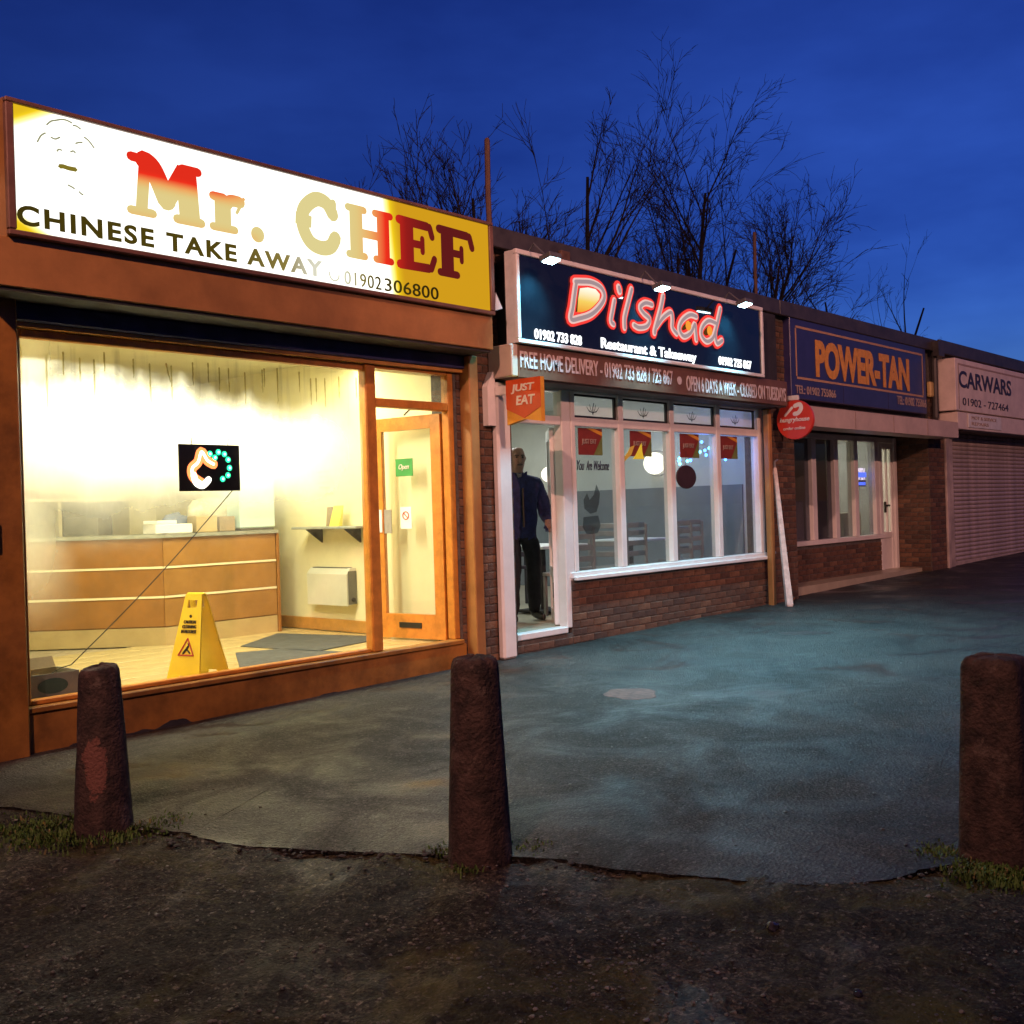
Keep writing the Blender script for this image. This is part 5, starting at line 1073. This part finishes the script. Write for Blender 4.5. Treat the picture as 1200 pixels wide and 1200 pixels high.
# =================================================================== bollards
def bollard(lab, base, h, r0, r1, seed, tilt=0, square=False):
    t = thing('concrete_bollard', lab, 'bollard', base, 'bollards along the forecourt edge'); S, K = 64, 48; mb = MB()
    for i in range(K+1):
        u = i/K; z = -.12 + (h+.12)*u; rr = r0+(r1-r0)*max(0, u*1.05-.05)
        if u > .96: rr *= 1-.10*((u-.96)/.04)**2
        for j in range(S):
            a = 2*math.pi*j/S; e = 1.0
            if square:
                n_ = 5.0; e = 1/((abs(math.cos(a))**n_+abs(math.sin(a))**n_)**(1/n_))
            d = Vector((math.cos(a), math.sin(a), 0)); k = 1+.020*noise.noise(Vector((d.x*2, d.y*2, z*3+seed))) + .010*noise.noise(Vector((d.x*9, d.y*9, z*22+seed))) - (.05*max(0, noise.noise(Vector((d.x*3, d.y*3, z*9+seed*3)))-.25) if u < .93 else .12*max(0, noise.noise(Vector((d.x*4, d.y*4, seed*5)))-.1))
            zz = z + (tilt*d.x*rr if u > .9 else 0) + (.006*noise.noise(Vector((d.x*4, d.y*4, seed))) if u > .95 else 0)
            mb.v.append((base[0]+d.x*rr*e*k, base[1]+d.y*rr*e*k, base[2]+zz))
    mb.f = [(i*S+j, i*S+(j+1) % S, (i+1)*S+(j+1) % S, (i+1)*S+j) for i in range(K) for j in range(S)]
    # domed top with its own rings
    o0 = K*S
    for q, (rs, dz) in enumerate(((.80, .006), (.45, .010), (.03, .012))):
        st = len(mb.v); cx_, cy_ = base[0], base[1]
        for j in range(S):
            v = mb.v[K*S+j]; mb.v.append((cx_+(v[0]-cx_)*rs, cy_+(v[1]-cy_)*rs, v[2]+dz+.006*noise.noise(Vector((v[0]*30*rs, v[1]*30*rs, seed)))))
        prev = K*S if q == 0 else st-S
        mb.f += [(prev+j, prev+(j+1) % S, st+(j+1) % S, st+j) for j in range(S)]
    mb.mi = [0]*len(mb.f); obj('bollard_post', mb, 'bollard_paint', t, smooth=True)
    return t
def bollard_mat():
    m = MATS['bollard_paint']; nt = m.node_tree; N = nt.nodes; L = nt.links; b = N['Principled BSDF']; old = b.inputs['Base Color'].links[0].from_socket
    t = N.new('ShaderNodeTexCoord'); n = N.new('ShaderNodeTexNoise'); n.inputs['Scale'].default_value = 5; n.inputs['Detail'].default_value = 7; n.inputs['Roughness'].default_value = .7; L.new(t.outputs['Object'], n.inputs['Vector'])
    mr = N.new('ShaderNodeMapRange'); mr.inputs['From Min'].default_value = .57; mr.inputs['From Max'].default_value = .62; L.new(n.outputs['Fac'], mr.inputs['Value'])
    mx = N.new('ShaderNodeMix'); mx.data_type = 'RGBA'; L.new(mr.outputs[0], mx.inputs['Factor']); L.new(old, mx.inputs['A']); mx.inputs['B'].default_value = (.085, .062, .05, 1); L.new(mx.outputs['Result'], b.inputs['Base Color'])
bollard_mat()
def bheight(px, py, base):       # height of the pixel above a base, at the base's distance
    d = ray(px, py); k = ((Vector(base)-CAM).dot(FW))/d.dot(FW); return (CAM+d*k).z - base[2]
bc = G(563, 1000); bl_ = G(122, 966); brr = G(1172, 1000)
bollard('dark tapering bollard in the middle of the foreground, in front of brick pier', bc, bheight(558, 771, bc), .136, .098, 1.0)
bl_b = bollard('dark tapering bollard with a scraped reddish patch, in front of takeaway window', bl_, bheight(118, 782, bl_), .138, .092, 2.3, tilt=.10)
bollard('squarish dark bollard at the right edge of the foreground', brr, bheight(1166, 770, brr), .135, .108, 4.1, square=True)
a0 = math.atan2(CAM.y-bl_.y, CAM.x-bl_.x)-.35; wm = MATS['bollard_paint'].copy(); wm.name = 'bollard_paint_worn'; MATS['bollard_paint_worn'] = wm
nt = wm.node_tree; N = nt.nodes; L = nt.links; b_ = N['Principled BSDF']; old = b_.inputs['Base Color'].links[0].from_socket       # scraped patch with a ragged outline
tcn = N.new('ShaderNodeTexCoord'); mpn = N.new('ShaderNodeMapping'); mpn.vector_type = 'POINT'; mpn.inputs['Location'].default_value = (-.12*math.cos(a0)*11, -.12*math.sin(a0)*11, -.30*4.6); mpn.inputs['Scale'].default_value = (11, 11, 4.6)
nsn = N.new('ShaderNodeTexNoise'); nsn.inputs['Scale'].default_value = 14; nsn.inputs['Detail'].default_value = 6; nsn.inputs['Roughness'].default_value = .7
ln = N.new('ShaderNodeVectorMath'); ln.operation = 'LENGTH'; ad = N.new('ShaderNodeMath'); ad.operation = 'MULTIPLY_ADD'; ad.inputs[1].default_value = 1.7
L.new(tcn.outputs['Object'], mpn.inputs['Vector']); L.new(mpn.outputs[0], ln.inputs[0]); L.new(tcn.outputs['Object'], nsn.inputs['Vector']); L.new(nsn.outputs['Fac'], ad.inputs[0]); L.new(ln.outputs['Value'], ad.inputs[2])
mrn = N.new('ShaderNodeMapRange'); mrn.inputs['From Min'].default_value = 1.42; mrn.inputs['From Max'].default_value = 1.50; mrn.inputs['To Min'].default_value = 1; mrn.inputs['To Max'].default_value = 0; L.new(ad.outputs[0], mrn.inputs['Value'])
mxn = N.new('ShaderNodeMix'); mxn.data_type = 'RGBA'; L.new(mrn.outputs[0], mxn.inputs['Factor']); L.new(old, mxn.inputs['A']); mxn.inputs['B'].default_value = (.15, .065, .048, 1); L.new(mxn.outputs['Result'], b_.inputs['Base Color'])
bl_b.children[0].data.materials[0] = wm

# =================================================================== grass, pebbles, stones
rn = random.Random(12); mb = MB()
def blade(x, y, z, h, mi):
    a = rn.uniform(0, 6.28); w = rn.uniform(.003, .006); ln = rn.uniform(.2, .9)*h; dx, dy = math.cos(a), math.sin(a)
    mb.add([(x-dy*w, y+dx*w, z), (x+dy*w, y-dx*w, z), (x+dx*ln*.4+dy*w*.7, y+dy*ln*.4-dx*w*.7, z+h*.7), (x+dx*ln, y+dy*ln, z+h), (x+dx*ln*.4-dy*w*.7, y+dy*ln*.4+dx*w*.7, z+h*.7)], [(0, 1, 2, 4), (4, 2, 3)], mi)
spots = [(bl_, [(-.35, .02, .20, 650), (.28, .02, .12, 300), (-.15, -.10, .22, 400), (.12, -.14, .16, 160)], .024), (bc, [(-.16, .10, .07, 100), (.22, .08, .08, 130), (-.05, -.14, .07, 50)], .022), (brr, [(-.10, -.16, .14, 900), (.16, -.16, .14, 600), (-.22, .06, .09, 350)], .025)]
for base, ls, hh in spots:
    for (r_, f_, s_, n_) in ls:
        c_ = Vector(base) + _r*r_ + Vector((math.sin(YAW), math.cos(YAW), 0))*f_
        for k in range(int(n_*1.5)):
            x, y = rn.gauss(c_.x, s_*.55), rn.gauss(c_.y, s_*.55); blade(x, y, gz(x)-.03+rn.uniform(0, .02), hh*rn.uniform(.4, 1.25), 0 if rn.random() < .88 else 1)
tag(obj('grass', mb, ['grass_blade', 'grass_dead'], origin=(0, 0, 0)), 'short grass and moss growing round the bollard feet', 'grass', kind='stuff')

ico = [Vector(v).normalized() for v in ((0, -.53, .85), (0, .53, .85), (0, -.53, -.85), (0, .53, -.85), (.85, 0, .53), (-.85, 0, .53), (.85, 0, -.53), (-.85, 0, -.53), (.53, .85, 0), (-.53, .85, 0), (.53, -.85, 0), (-.53, -.85, 0))]
icf = [(0, 4, 1), (0, 1, 5), (2, 3, 6), (2, 7, 3), (1, 4, 8), (1, 9, 5), (3, 8, 6), (3, 7, 9), (0, 10, 4), (0, 5, 11), (2, 6, 10), (2, 11, 7), (4, 6, 8), (4, 10, 6), (5, 9, 7), (5, 7, 11), (1, 8, 9), (3, 9, 8), (0, 11, 10), (2, 10, 11)]
mb = MB()
for k in range(9000):
    px, py = rn.uniform(-60, 1260), 955 + 330*rn.random()**1.0
    p = G(px, py); edge_x = None
    if p.y > -.95: continue
    if -5.42 < p.y and p.x > float(np.interp(p.y, EY, EX))+.08: continue
    clump = noise.noise(Vector((p.x*1.6, p.y*1.6, 2.0)))
    if rn.random() > .42+clump*1.1: continue
    s = rn.choice((.0018, .0022, .0025, .003, .003, .004, .005, .0075)) * rn.uniform(.7, 1.3); q = Vector((rn.random(), rn.random(), rn.random()))*6
    zz = gz(p.x) - .020 + .020*fbm(p.x, p.y, 1.1, 3) + .016*fbm(p.x+9, p.y, 5, 3) + .013*fbm(p.x, p.y+5, 15, 3)
    mb.add([(p.x+v.x*s*rn.uniform(.7, 1.4), p.y+v.y*s*rn.uniform(.7, 1.4), zz+.003+v.z*s*rn.uniform(.4, .8)) for v in ico], icf)
tag(obj('gravel', mb, 'pebble', origin=(0, 0, 0)), 'loose pale chips scattered over the dirt', 'gravel', kind='stuff')
mb = MB()   # crumbled pieces of tarmac along the broken edge
mat('crumb', (.028, .027, .025), .8, .5, 20, .6, 90)
for k in range(460):
    y = rn.uniform(-5.4, -1.15); x = float(np.interp(y, EY, EX)) - abs(rn.gauss(0, .10)) + .05; s = rn.choice((.004, .006, .008, .010, .013, .016))*rn.uniform(.6, 1.1); a = rn.uniform(0, 6.28)
    if noise.noise(Vector((x*2.5, y*2.5, 9))) < -.15: continue
    ca, sa_ = math.cos(a), math.sin(a); P = [(v.x*s*rn.uniform(.7, 1.5), v.y*s*rn.uniform(.6, 1.2), v.z*s*rn.uniform(.35, .7)) for v in ico]
    mb.add([(x+p_[0]*ca-p_[1]*sa_, y+p_[0]*sa_+p_[1]*ca, gz(x)-.012+p_[2]) for p_ in P], icf)
tag(obj('rubble', mb, 'crumb', origin=(0, 0, 0)), 'crumbled tarmac lumps along the broken edge', 'rubble', kind='stuff')
mb = MB()   # litter on the tarmac
for k in range(170):
    px, py = rn.uniform(150, 1200), rn.uniform(770, 1000); p = G(px, py)
    if p.y > -.25: continue
    s = rn.uniform(.004, .009); mb.add([(p.x+v.x*s*rn.uniform(.6, 1.6), p.y+v.y*s*rn.uniform(.6, 1.6), p.z+.004+v.z*s*.5) for v in ico], icf)
tag(obj('grit', mb, 'pebble', origin=(0, 0, 0)), 'stray grit lying on the wet tarmac', 'grit', kind='stuff')
def stone(px, py, s, lab, m, seed):
    p = G(px, py); mb = MB(); S, K = 12, 8
    for i in range(K+1):
        th = math.pi*i/K
        for j in range(S):
            d = Vector((math.sin(th)*math.cos(2*math.pi*j/S), math.sin(th)*math.sin(2*math.pi*j/S), math.cos(th))); k = s*(1+.35*noise.noise(d*1.8+Vector((seed, 2, 1)))); mb.v.append((p.x+d.x*k, p.y+d.y*k*.8, p.z-.035+s*.6+d.z*k*.7))
    mb.f = [(i*S+j, i*S+(j+1) % S, (i+1)*S+(j+1) % S, (i+1)*S+j) for i in range(K) for j in range(S)]; mb.mi = [0]*len(mb.f)
    return tag(obj('stone', mb, m), lab, 'stone', 'loose stones on the ground')
mat('wet_stone', (.03, .03, .035), .12, .3, 20)
stone(905, 1080, .026, 'wet black stone on the dirt right of centre', 'wet_stone', 3); stone(72, 938, .022, 'small black lump on tarmac behind left bollard', 'wet_stone', 8)
stone(1005, 1155, .016, 'small dark stone near bottom right corner', 'wet_stone', 5)
# worn patch repairs in the tarmac
mat('patch_red', (.10, .05, .04), .75, .5, 18, .8, 40); mat('patch_dark', (.03, .026, .025), .45, .4, 16, .9, 40)
def patch(lab, px, py, rx, ry, m, seed):
    c_ = G(px, py); mb = MB(); n_ = 26; P = []
    for j in range(n_):
        a = 2*math.pi*j/n_; k = 1+.35*noise.noise(Vector((math.cos(a)*1.5, math.sin(a)*1.5, seed))); P.append((c_.x+_r.x*rx*k*math.cos(a)+math.sin(YAW)*ry*k*math.sin(a), c_.y+_r.y*rx*k*math.cos(a)+math.cos(YAW)*ry*k*math.sin(a)))
    mb.prism(P, lambda a, b, d: (a, b, gz(a)+.010*noise.noise(Vector((a*.9, b*.9, 7)))+d), -.004, .0015); return tag(obj('tarmac_patch', mb, m), lab, 'patch', kind='structure')
patch('', 737, 813, .20, .22, 'patch_red', 1.5); patch('', 940, 742, .26, .14, 'patch_dark', 4.5)

# =================================================================== bare trees behind the shops
def tree(lab, px, ytop, Y, seed, stems, droop=0.0, dens=1.0, rmin=.009):
    """stems: (lean to the right per metre of rise, share of full height)"""
    rn = random.Random(seed); b = W(px, 600, Y); top = W(px, ytop, Y); gz0 = -.3; Ht = top.z-gz0
    t = thing('bare_tree', lab, 'tree', (b.x, Y, gz0), 'bare trees behind the shops'); tk = MB(); cr_ = MB(); fwd = Vector((math.sin(YAW), math.cos(YAW), 0))
    def grow(p, d, ln, r, depth):
        n = (9, 6, 5, 4, 3, 3)[depth]; P = [p]; R = [r]; q = p.copy(); dd = d.copy()
        for i in range(n):
            j = (.035, .06, .09, .12, .15, .15)[depth]
            dd = (dd + Vector((rn.gauss(0, j), rn.gauss(0, j), rn.gauss(.035 if depth < 3 else .01, j*.6)-droop*max(0, depth-1)*.10))).normalized(); q = q+dd*(ln/n); P.append(q.copy()); R.append(max(rmin*.6, r*(1-.74*(i+1)/n)))
        (tk if depth == 0 else cr_).tube(P, R, 6 if depth == 0 else (5 if depth < 2 else 3), cap=False)
        if depth >= 4: return
        k = int(round((9, 6, 4, 3)[depth]*dens))
        for j in range(k):
            u = rn.uniform(.28, .98) if depth == 0 else rn.uniform(.12, .98); idx = min(n-1, int(u*n)); s = P[idx].lerp(P[idx+1], u*n-idx)
            dl = (P[idx+1]-P[idx]).normalized(); side = Matrix.Rotation(rn.uniform(0, 6.28), 3, dl) @ dl.orthogonal().normalized()
            sp = rn.uniform(.45, .85) if depth == 0 else rn.uniform(.34, .70); nd = (dl + side*sp + Vector((0, 0, .08))).normalized()
            L_ = ln*(rn.uniform(.26, .48)*(1.25-u*.6) if depth == 0 else rn.uniform(.34, .62))
            grow(s, nd, L_, max(rmin, R[idx]*rn.uniform(.42, .64)), depth+1)
    for k, (lean, hf) in enumerate(stems):
        d = (_r*lean + fwd*rn.uniform(-.25, .25)*(k > 0) + Vector((0, 0, 1))).normalized(); h = Ht*hf*math.sqrt(1+lean*lean)
        grow(Vector((b.x, Y, gz0-.1)) + _r*(lean*.5) + fwd*rn.uniform(-.2, .2), d, h, .0155*h, 0)
    obj('trunk', tk, 'bark', t); obj('crown', cr_, 'bark', t); return t
tree('tallest bare tree with fine drooping twigs rising behind the restaurant', 808, 62, 12.5, 5, [(.02, .70), (.05, .65), (-.08, .58), (.15, .62), (.28, .58), (.42, .53), (.56, .47), (-.20, .47)], droop=.22, dens=1.12)
tree('upright bare tree behind the restaurant, left of the tallest tree', 686, 98, 12.0, 11, [(.02, .80), (.09, .60), (-.14, .58), (-.26, .52), (.2, .48)], dens=1.05)
tree('low bare tree behind the yellow end of the takeaway sign', 552, 188, 13.0, 29, [(0, .90), (-.12, .86), (.10, .84), (-.22, .78), (.20, .76), (.04, .8)], dens=.9)
tree('small distant bare tree above the tanning shop roof', 1003, 300, 16.0, 31, [(0, .84), (-.16, .76), (.18, .8), (.34, .68)], dens=.55)

# =================================================================== the man in the doorway
def person():
    fl_ = F0(611.5, 727, 0.0); base = Vector((fl_.x, fl_.y, 0)); t = thing('person', 'bald man in dark navy jacket and black trousers standing in restaurant doorway', 'person', base)
    me = bpy.data.meshes.new('body'); V = []; E = []; Rr = []
    def v(p, r, par=None):
        V.append(p); Rr.append(r if isinstance(r, tuple) else (r, r)); i = len(V)-1
        if par is not None: E.append((par, i))
        return i
    # x to the viewer's right, -y towards the viewer
    pel = v((0, 0, .95), (.20, .155)); wst = v((0, .0, 1.10), (.215, .17), pel); chs = v((0, -.01, 1.30), (.225, .165), wst); shb = v((0, .0, 1.44), (.16, .115), chs); nk = v((0, -.01, 1.53), (.062, .066), shb); nk2 = v((0, -.02, 1.58), (.06, .066), nk)
    jaw = v((0, -.035, 1.635), (.074, .086), nk2); hd = v((0, -.025, 1.70), (.088, .102), jaw); cr = v((0, -.012, 1.765), (.080, .092), hd); v((0, -.008, 1.815), (.055, .062), cr)
    for s in (-1, 1):
        sh_ = v((s*.195, .0, 1.415+.012*s), (.10, .09), shb); up_ = v((s*.265, .02, 1.27), (.086, .086), sh_); el = v((s*.30, .035, 1.11), (.074, .074), up_)
        if s > 0: fa = v((.30, -.09, 1.04), (.060, .060), el); wr = v((.255, -.22, 1.0), (.038, .038), fa)
        else: fa = v((-.31, -.0, .99), (.058, .058), el); wr = v((-.29, -.05, .87), (.036, .036), fa)
        w = Vector(V[wr]); dn = (w-Vector(V[fa])).normalized(); pm = v(tuple(w+dn*.055), (.042, .022), wr); kn = v(tuple(w+dn*.085), (.043, .020), pm)
        for f_ in range(4):
            o_ = Vector((s*(-.030+.020*f_), 0, 0)); a = v(tuple(w+dn*.115+o_*1.0+Vector((0, -.005, 0))), .0098, kn); b_ = v(tuple(w+dn*(.150-.006*abs(f_-1.5))+o_+Vector((0, -.016, -.012))), .0088, a); v(tuple(w+dn*(.166-.008*abs(f_-1.5))+o_+Vector((0, -.016, -.035))), .0078, b_)
        th = v(tuple(w+dn*.045+Vector((-s*.045, -.018, -.004))), .0115, pm); v(tuple(w+dn*.085+Vector((-s*.055, -.03, -.012))), .0095, th)
        hp = v((s*.088, .0, .88), (.098, .105), pel); kx = .165 if s > 0 else .09; ky = -.05 if s < 0 else .06
        th1 = v((s*kx*.95, ky*.6, .68), (.098, .10), hp); kn_ = v((s*kx, ky, .48), (.080, .084), th1); cf = v((s*kx*1.03, ky+.03, .30), (.074, .078), kn_); an = v((s*kx*1.05, ky+.035, .10), (.066, .068), cf); hl = v((s*kx*1.06, ky+.04, .045), (.044, .042), an); to = v((s*kx*1.25, ky-.09, .035), (.045, .032), hl); v((s*kx*1.35, ky-.165, .03), (.038, .024), to)
    me.from_pydata(V, E, []); ob = bpy.data.objects.new('tmp_body', me); col.objects.link(ob)
    sk = ob.modifiers.new('s', 'SKIN'); sk.use_smooth_shade = True; ss = ob.modifiers.new('u', 'SUBSURF'); ss.levels = 2; ss.render_levels = 2
    for i, r in enumerate(Rr): me.skin_vertices[0].data[i].radius = r
    me.skin_vertices[0].data[0].use_root = True
    bpy.context.view_layer.update(); dg = bpy.context.evaluated_depsgraph_get(); bm_ = bpy.data.meshes.new_from_object(ob.evaluated_get(dg)); bpy.data.objects.remove(ob)
    bm_.materials.clear()
    for m_ in ('jacket_navy', 'trouser_black', 'skin', 'shoe'): bm_.materials.append(MATS[m_])
    for p in bm_.polygons:
        c_ = p.center; k = 0
        if c_.z > 1.55: k = 2
        elif c_.z < .075: k = 3
        elif c_.z < .86 and abs(c_.x) < .24: k = 1
        if (c_.x > .2 and c_.y < -.165 and .7 < c_.z < 1.05) or (c_.x < -.2 and c_.z < .90 and c_.z > .6): k = 2
        p.material_index = k; p.use_smooth = True
    for q in bm_.vertices:      # creases in the clothes
        if .1 < q.co.z < 1.5: q.co += q.normal*(.012*noise.noise(Vector((q.co.x*7, q.co.y*7, q.co.z*11)))+.006*noise.noise(Vector((q.co.x*19, q.co.y*19, q.co.z*23))))*(1 if not (q.co.y < -.165 and q.co.x > .2) and not (q.co.x < -.2 and q.co.z < .9) else 0)
    body = bpy.data.objects.new('body', bm_); put(body, t); rz = -YAW+.28; t.rotation_euler = (0, 0, rz)
    def loc_obj(name, mb, m, sm=True):
        me2 = bpy.data.meshes.new(name); me2.from_pydata(mb.v, [], mb.f); me2.materials.append(MATS[m]); me2.polygons.foreach_set('use_smooth', [sm]*len(me2.polygons)); o = bpy.data.objects.new(name, me2); put(o, t); return o
    mb = MB(); mb.tube([(0, -.122, 1.715), (0, -.136, 1.69), (0, -.146, 1.668), (0, -.130, 1.655)], [.010, .013, .018, .012], 8); loc_obj('nose', mb, 'skin')
    for s in (-1, 1):
        loc_obj('ear', MB().tube([(s*.080, -.01, 1.722), (s*.088, .0, 1.70), (s*.080, -.008, 1.668)], [.010, .015, .009], 8), 'skin')
        loc_obj('eye', MB().lathe([(.001, -.010), (.009, -.006), (.011, 0), (.009, .006), (.001, .010)], (s*.032, -.110, 1.705), 8), 'eye'); loc_obj('eyebrow', MB().tube([(s*.015, -.120, 1.724), (s*.048, -.108, 1.726)], .006, 6), 'eye')
        loc_obj('collar', MB().prism([(s*.01, 1.40), (s*.075, 1.47), (s*.092, 1.56), (s*.06, 1.545)], lambda a, b, d: (a, -.118+d+(b-1.4)*.35, b), 0, .014), 'jacket_navy', False)
    loc_obj('mouth', MB().tube([(-.026, -.112, 1.626), (0, -.119, 1.624), (.026, -.112, 1.626)], .005, 6), 'eye')
    loc_obj('shirt', MB().prism([(-.03, 1.55), (.03, 1.55), (0, 1.42)], lambda a, b, d: (a, -.112+d+(b-1.42)*.33, b), 0, .01), 'shirt_grey', False)
    loc_obj('zip', MB().bbox(-.006, .006, -.196, -.16, .98, 1.38, .002), 'print_black', False)
mat('shirt_grey', (.22, .20, .20), .8, .1, 9)
person()

# =================================================================== the street lamps that light the fronts
def street_lamp(lab, LX, LY, LZ, power, aim, cone, soft):
    t = thing('street_lamp', lab, 'street lamp', (LX-1.2, LY, gz(LX)), 'street lamps behind the viewer')
    obj('column', MB().tube([(LX-1.2, LY, gz(LX)-.1), (LX-1.2, LY, LZ*.5), (LX-1.2, LY, LZ-.2), (LX-1.0, LY, LZ+.05), (LX-.3, LY, LZ+.15)], [.09, .075, .06, .05, .04], 12), 'pole_grey', t)
    obj('lamp_head', MB().bbox(LX-.35, LX+.35, LY-.14, LY+.14, LZ+.08, LZ+.22, .04), 'lamp_housing', t); obj('lamp_lens', MB().bbox(LX-.25, LX+.3, LY-.10, LY+.10, LZ+.04, LZ+.078, .01), 'sodium_lens', t)
    d = Vector(aim)-Vector((LX, LY, LZ)); light('sodium_glow', t, 'SPOT', (LX, LY, LZ), power, (1, .46, .34), d, .12, spot=cone, blend=soft)
street_lamp('tall grey street lamp standing left of and behind the viewer', -3.1, -6.4, 8.1, P_STREET, (8.5, 0, 1.8), 84, 1.0)
street_lamp('tall grey street lamp farther back behind the viewer', 5.0, -19.0, 9.0, P_STREET*1.8, (17, 0, 2.4), 66, .35)
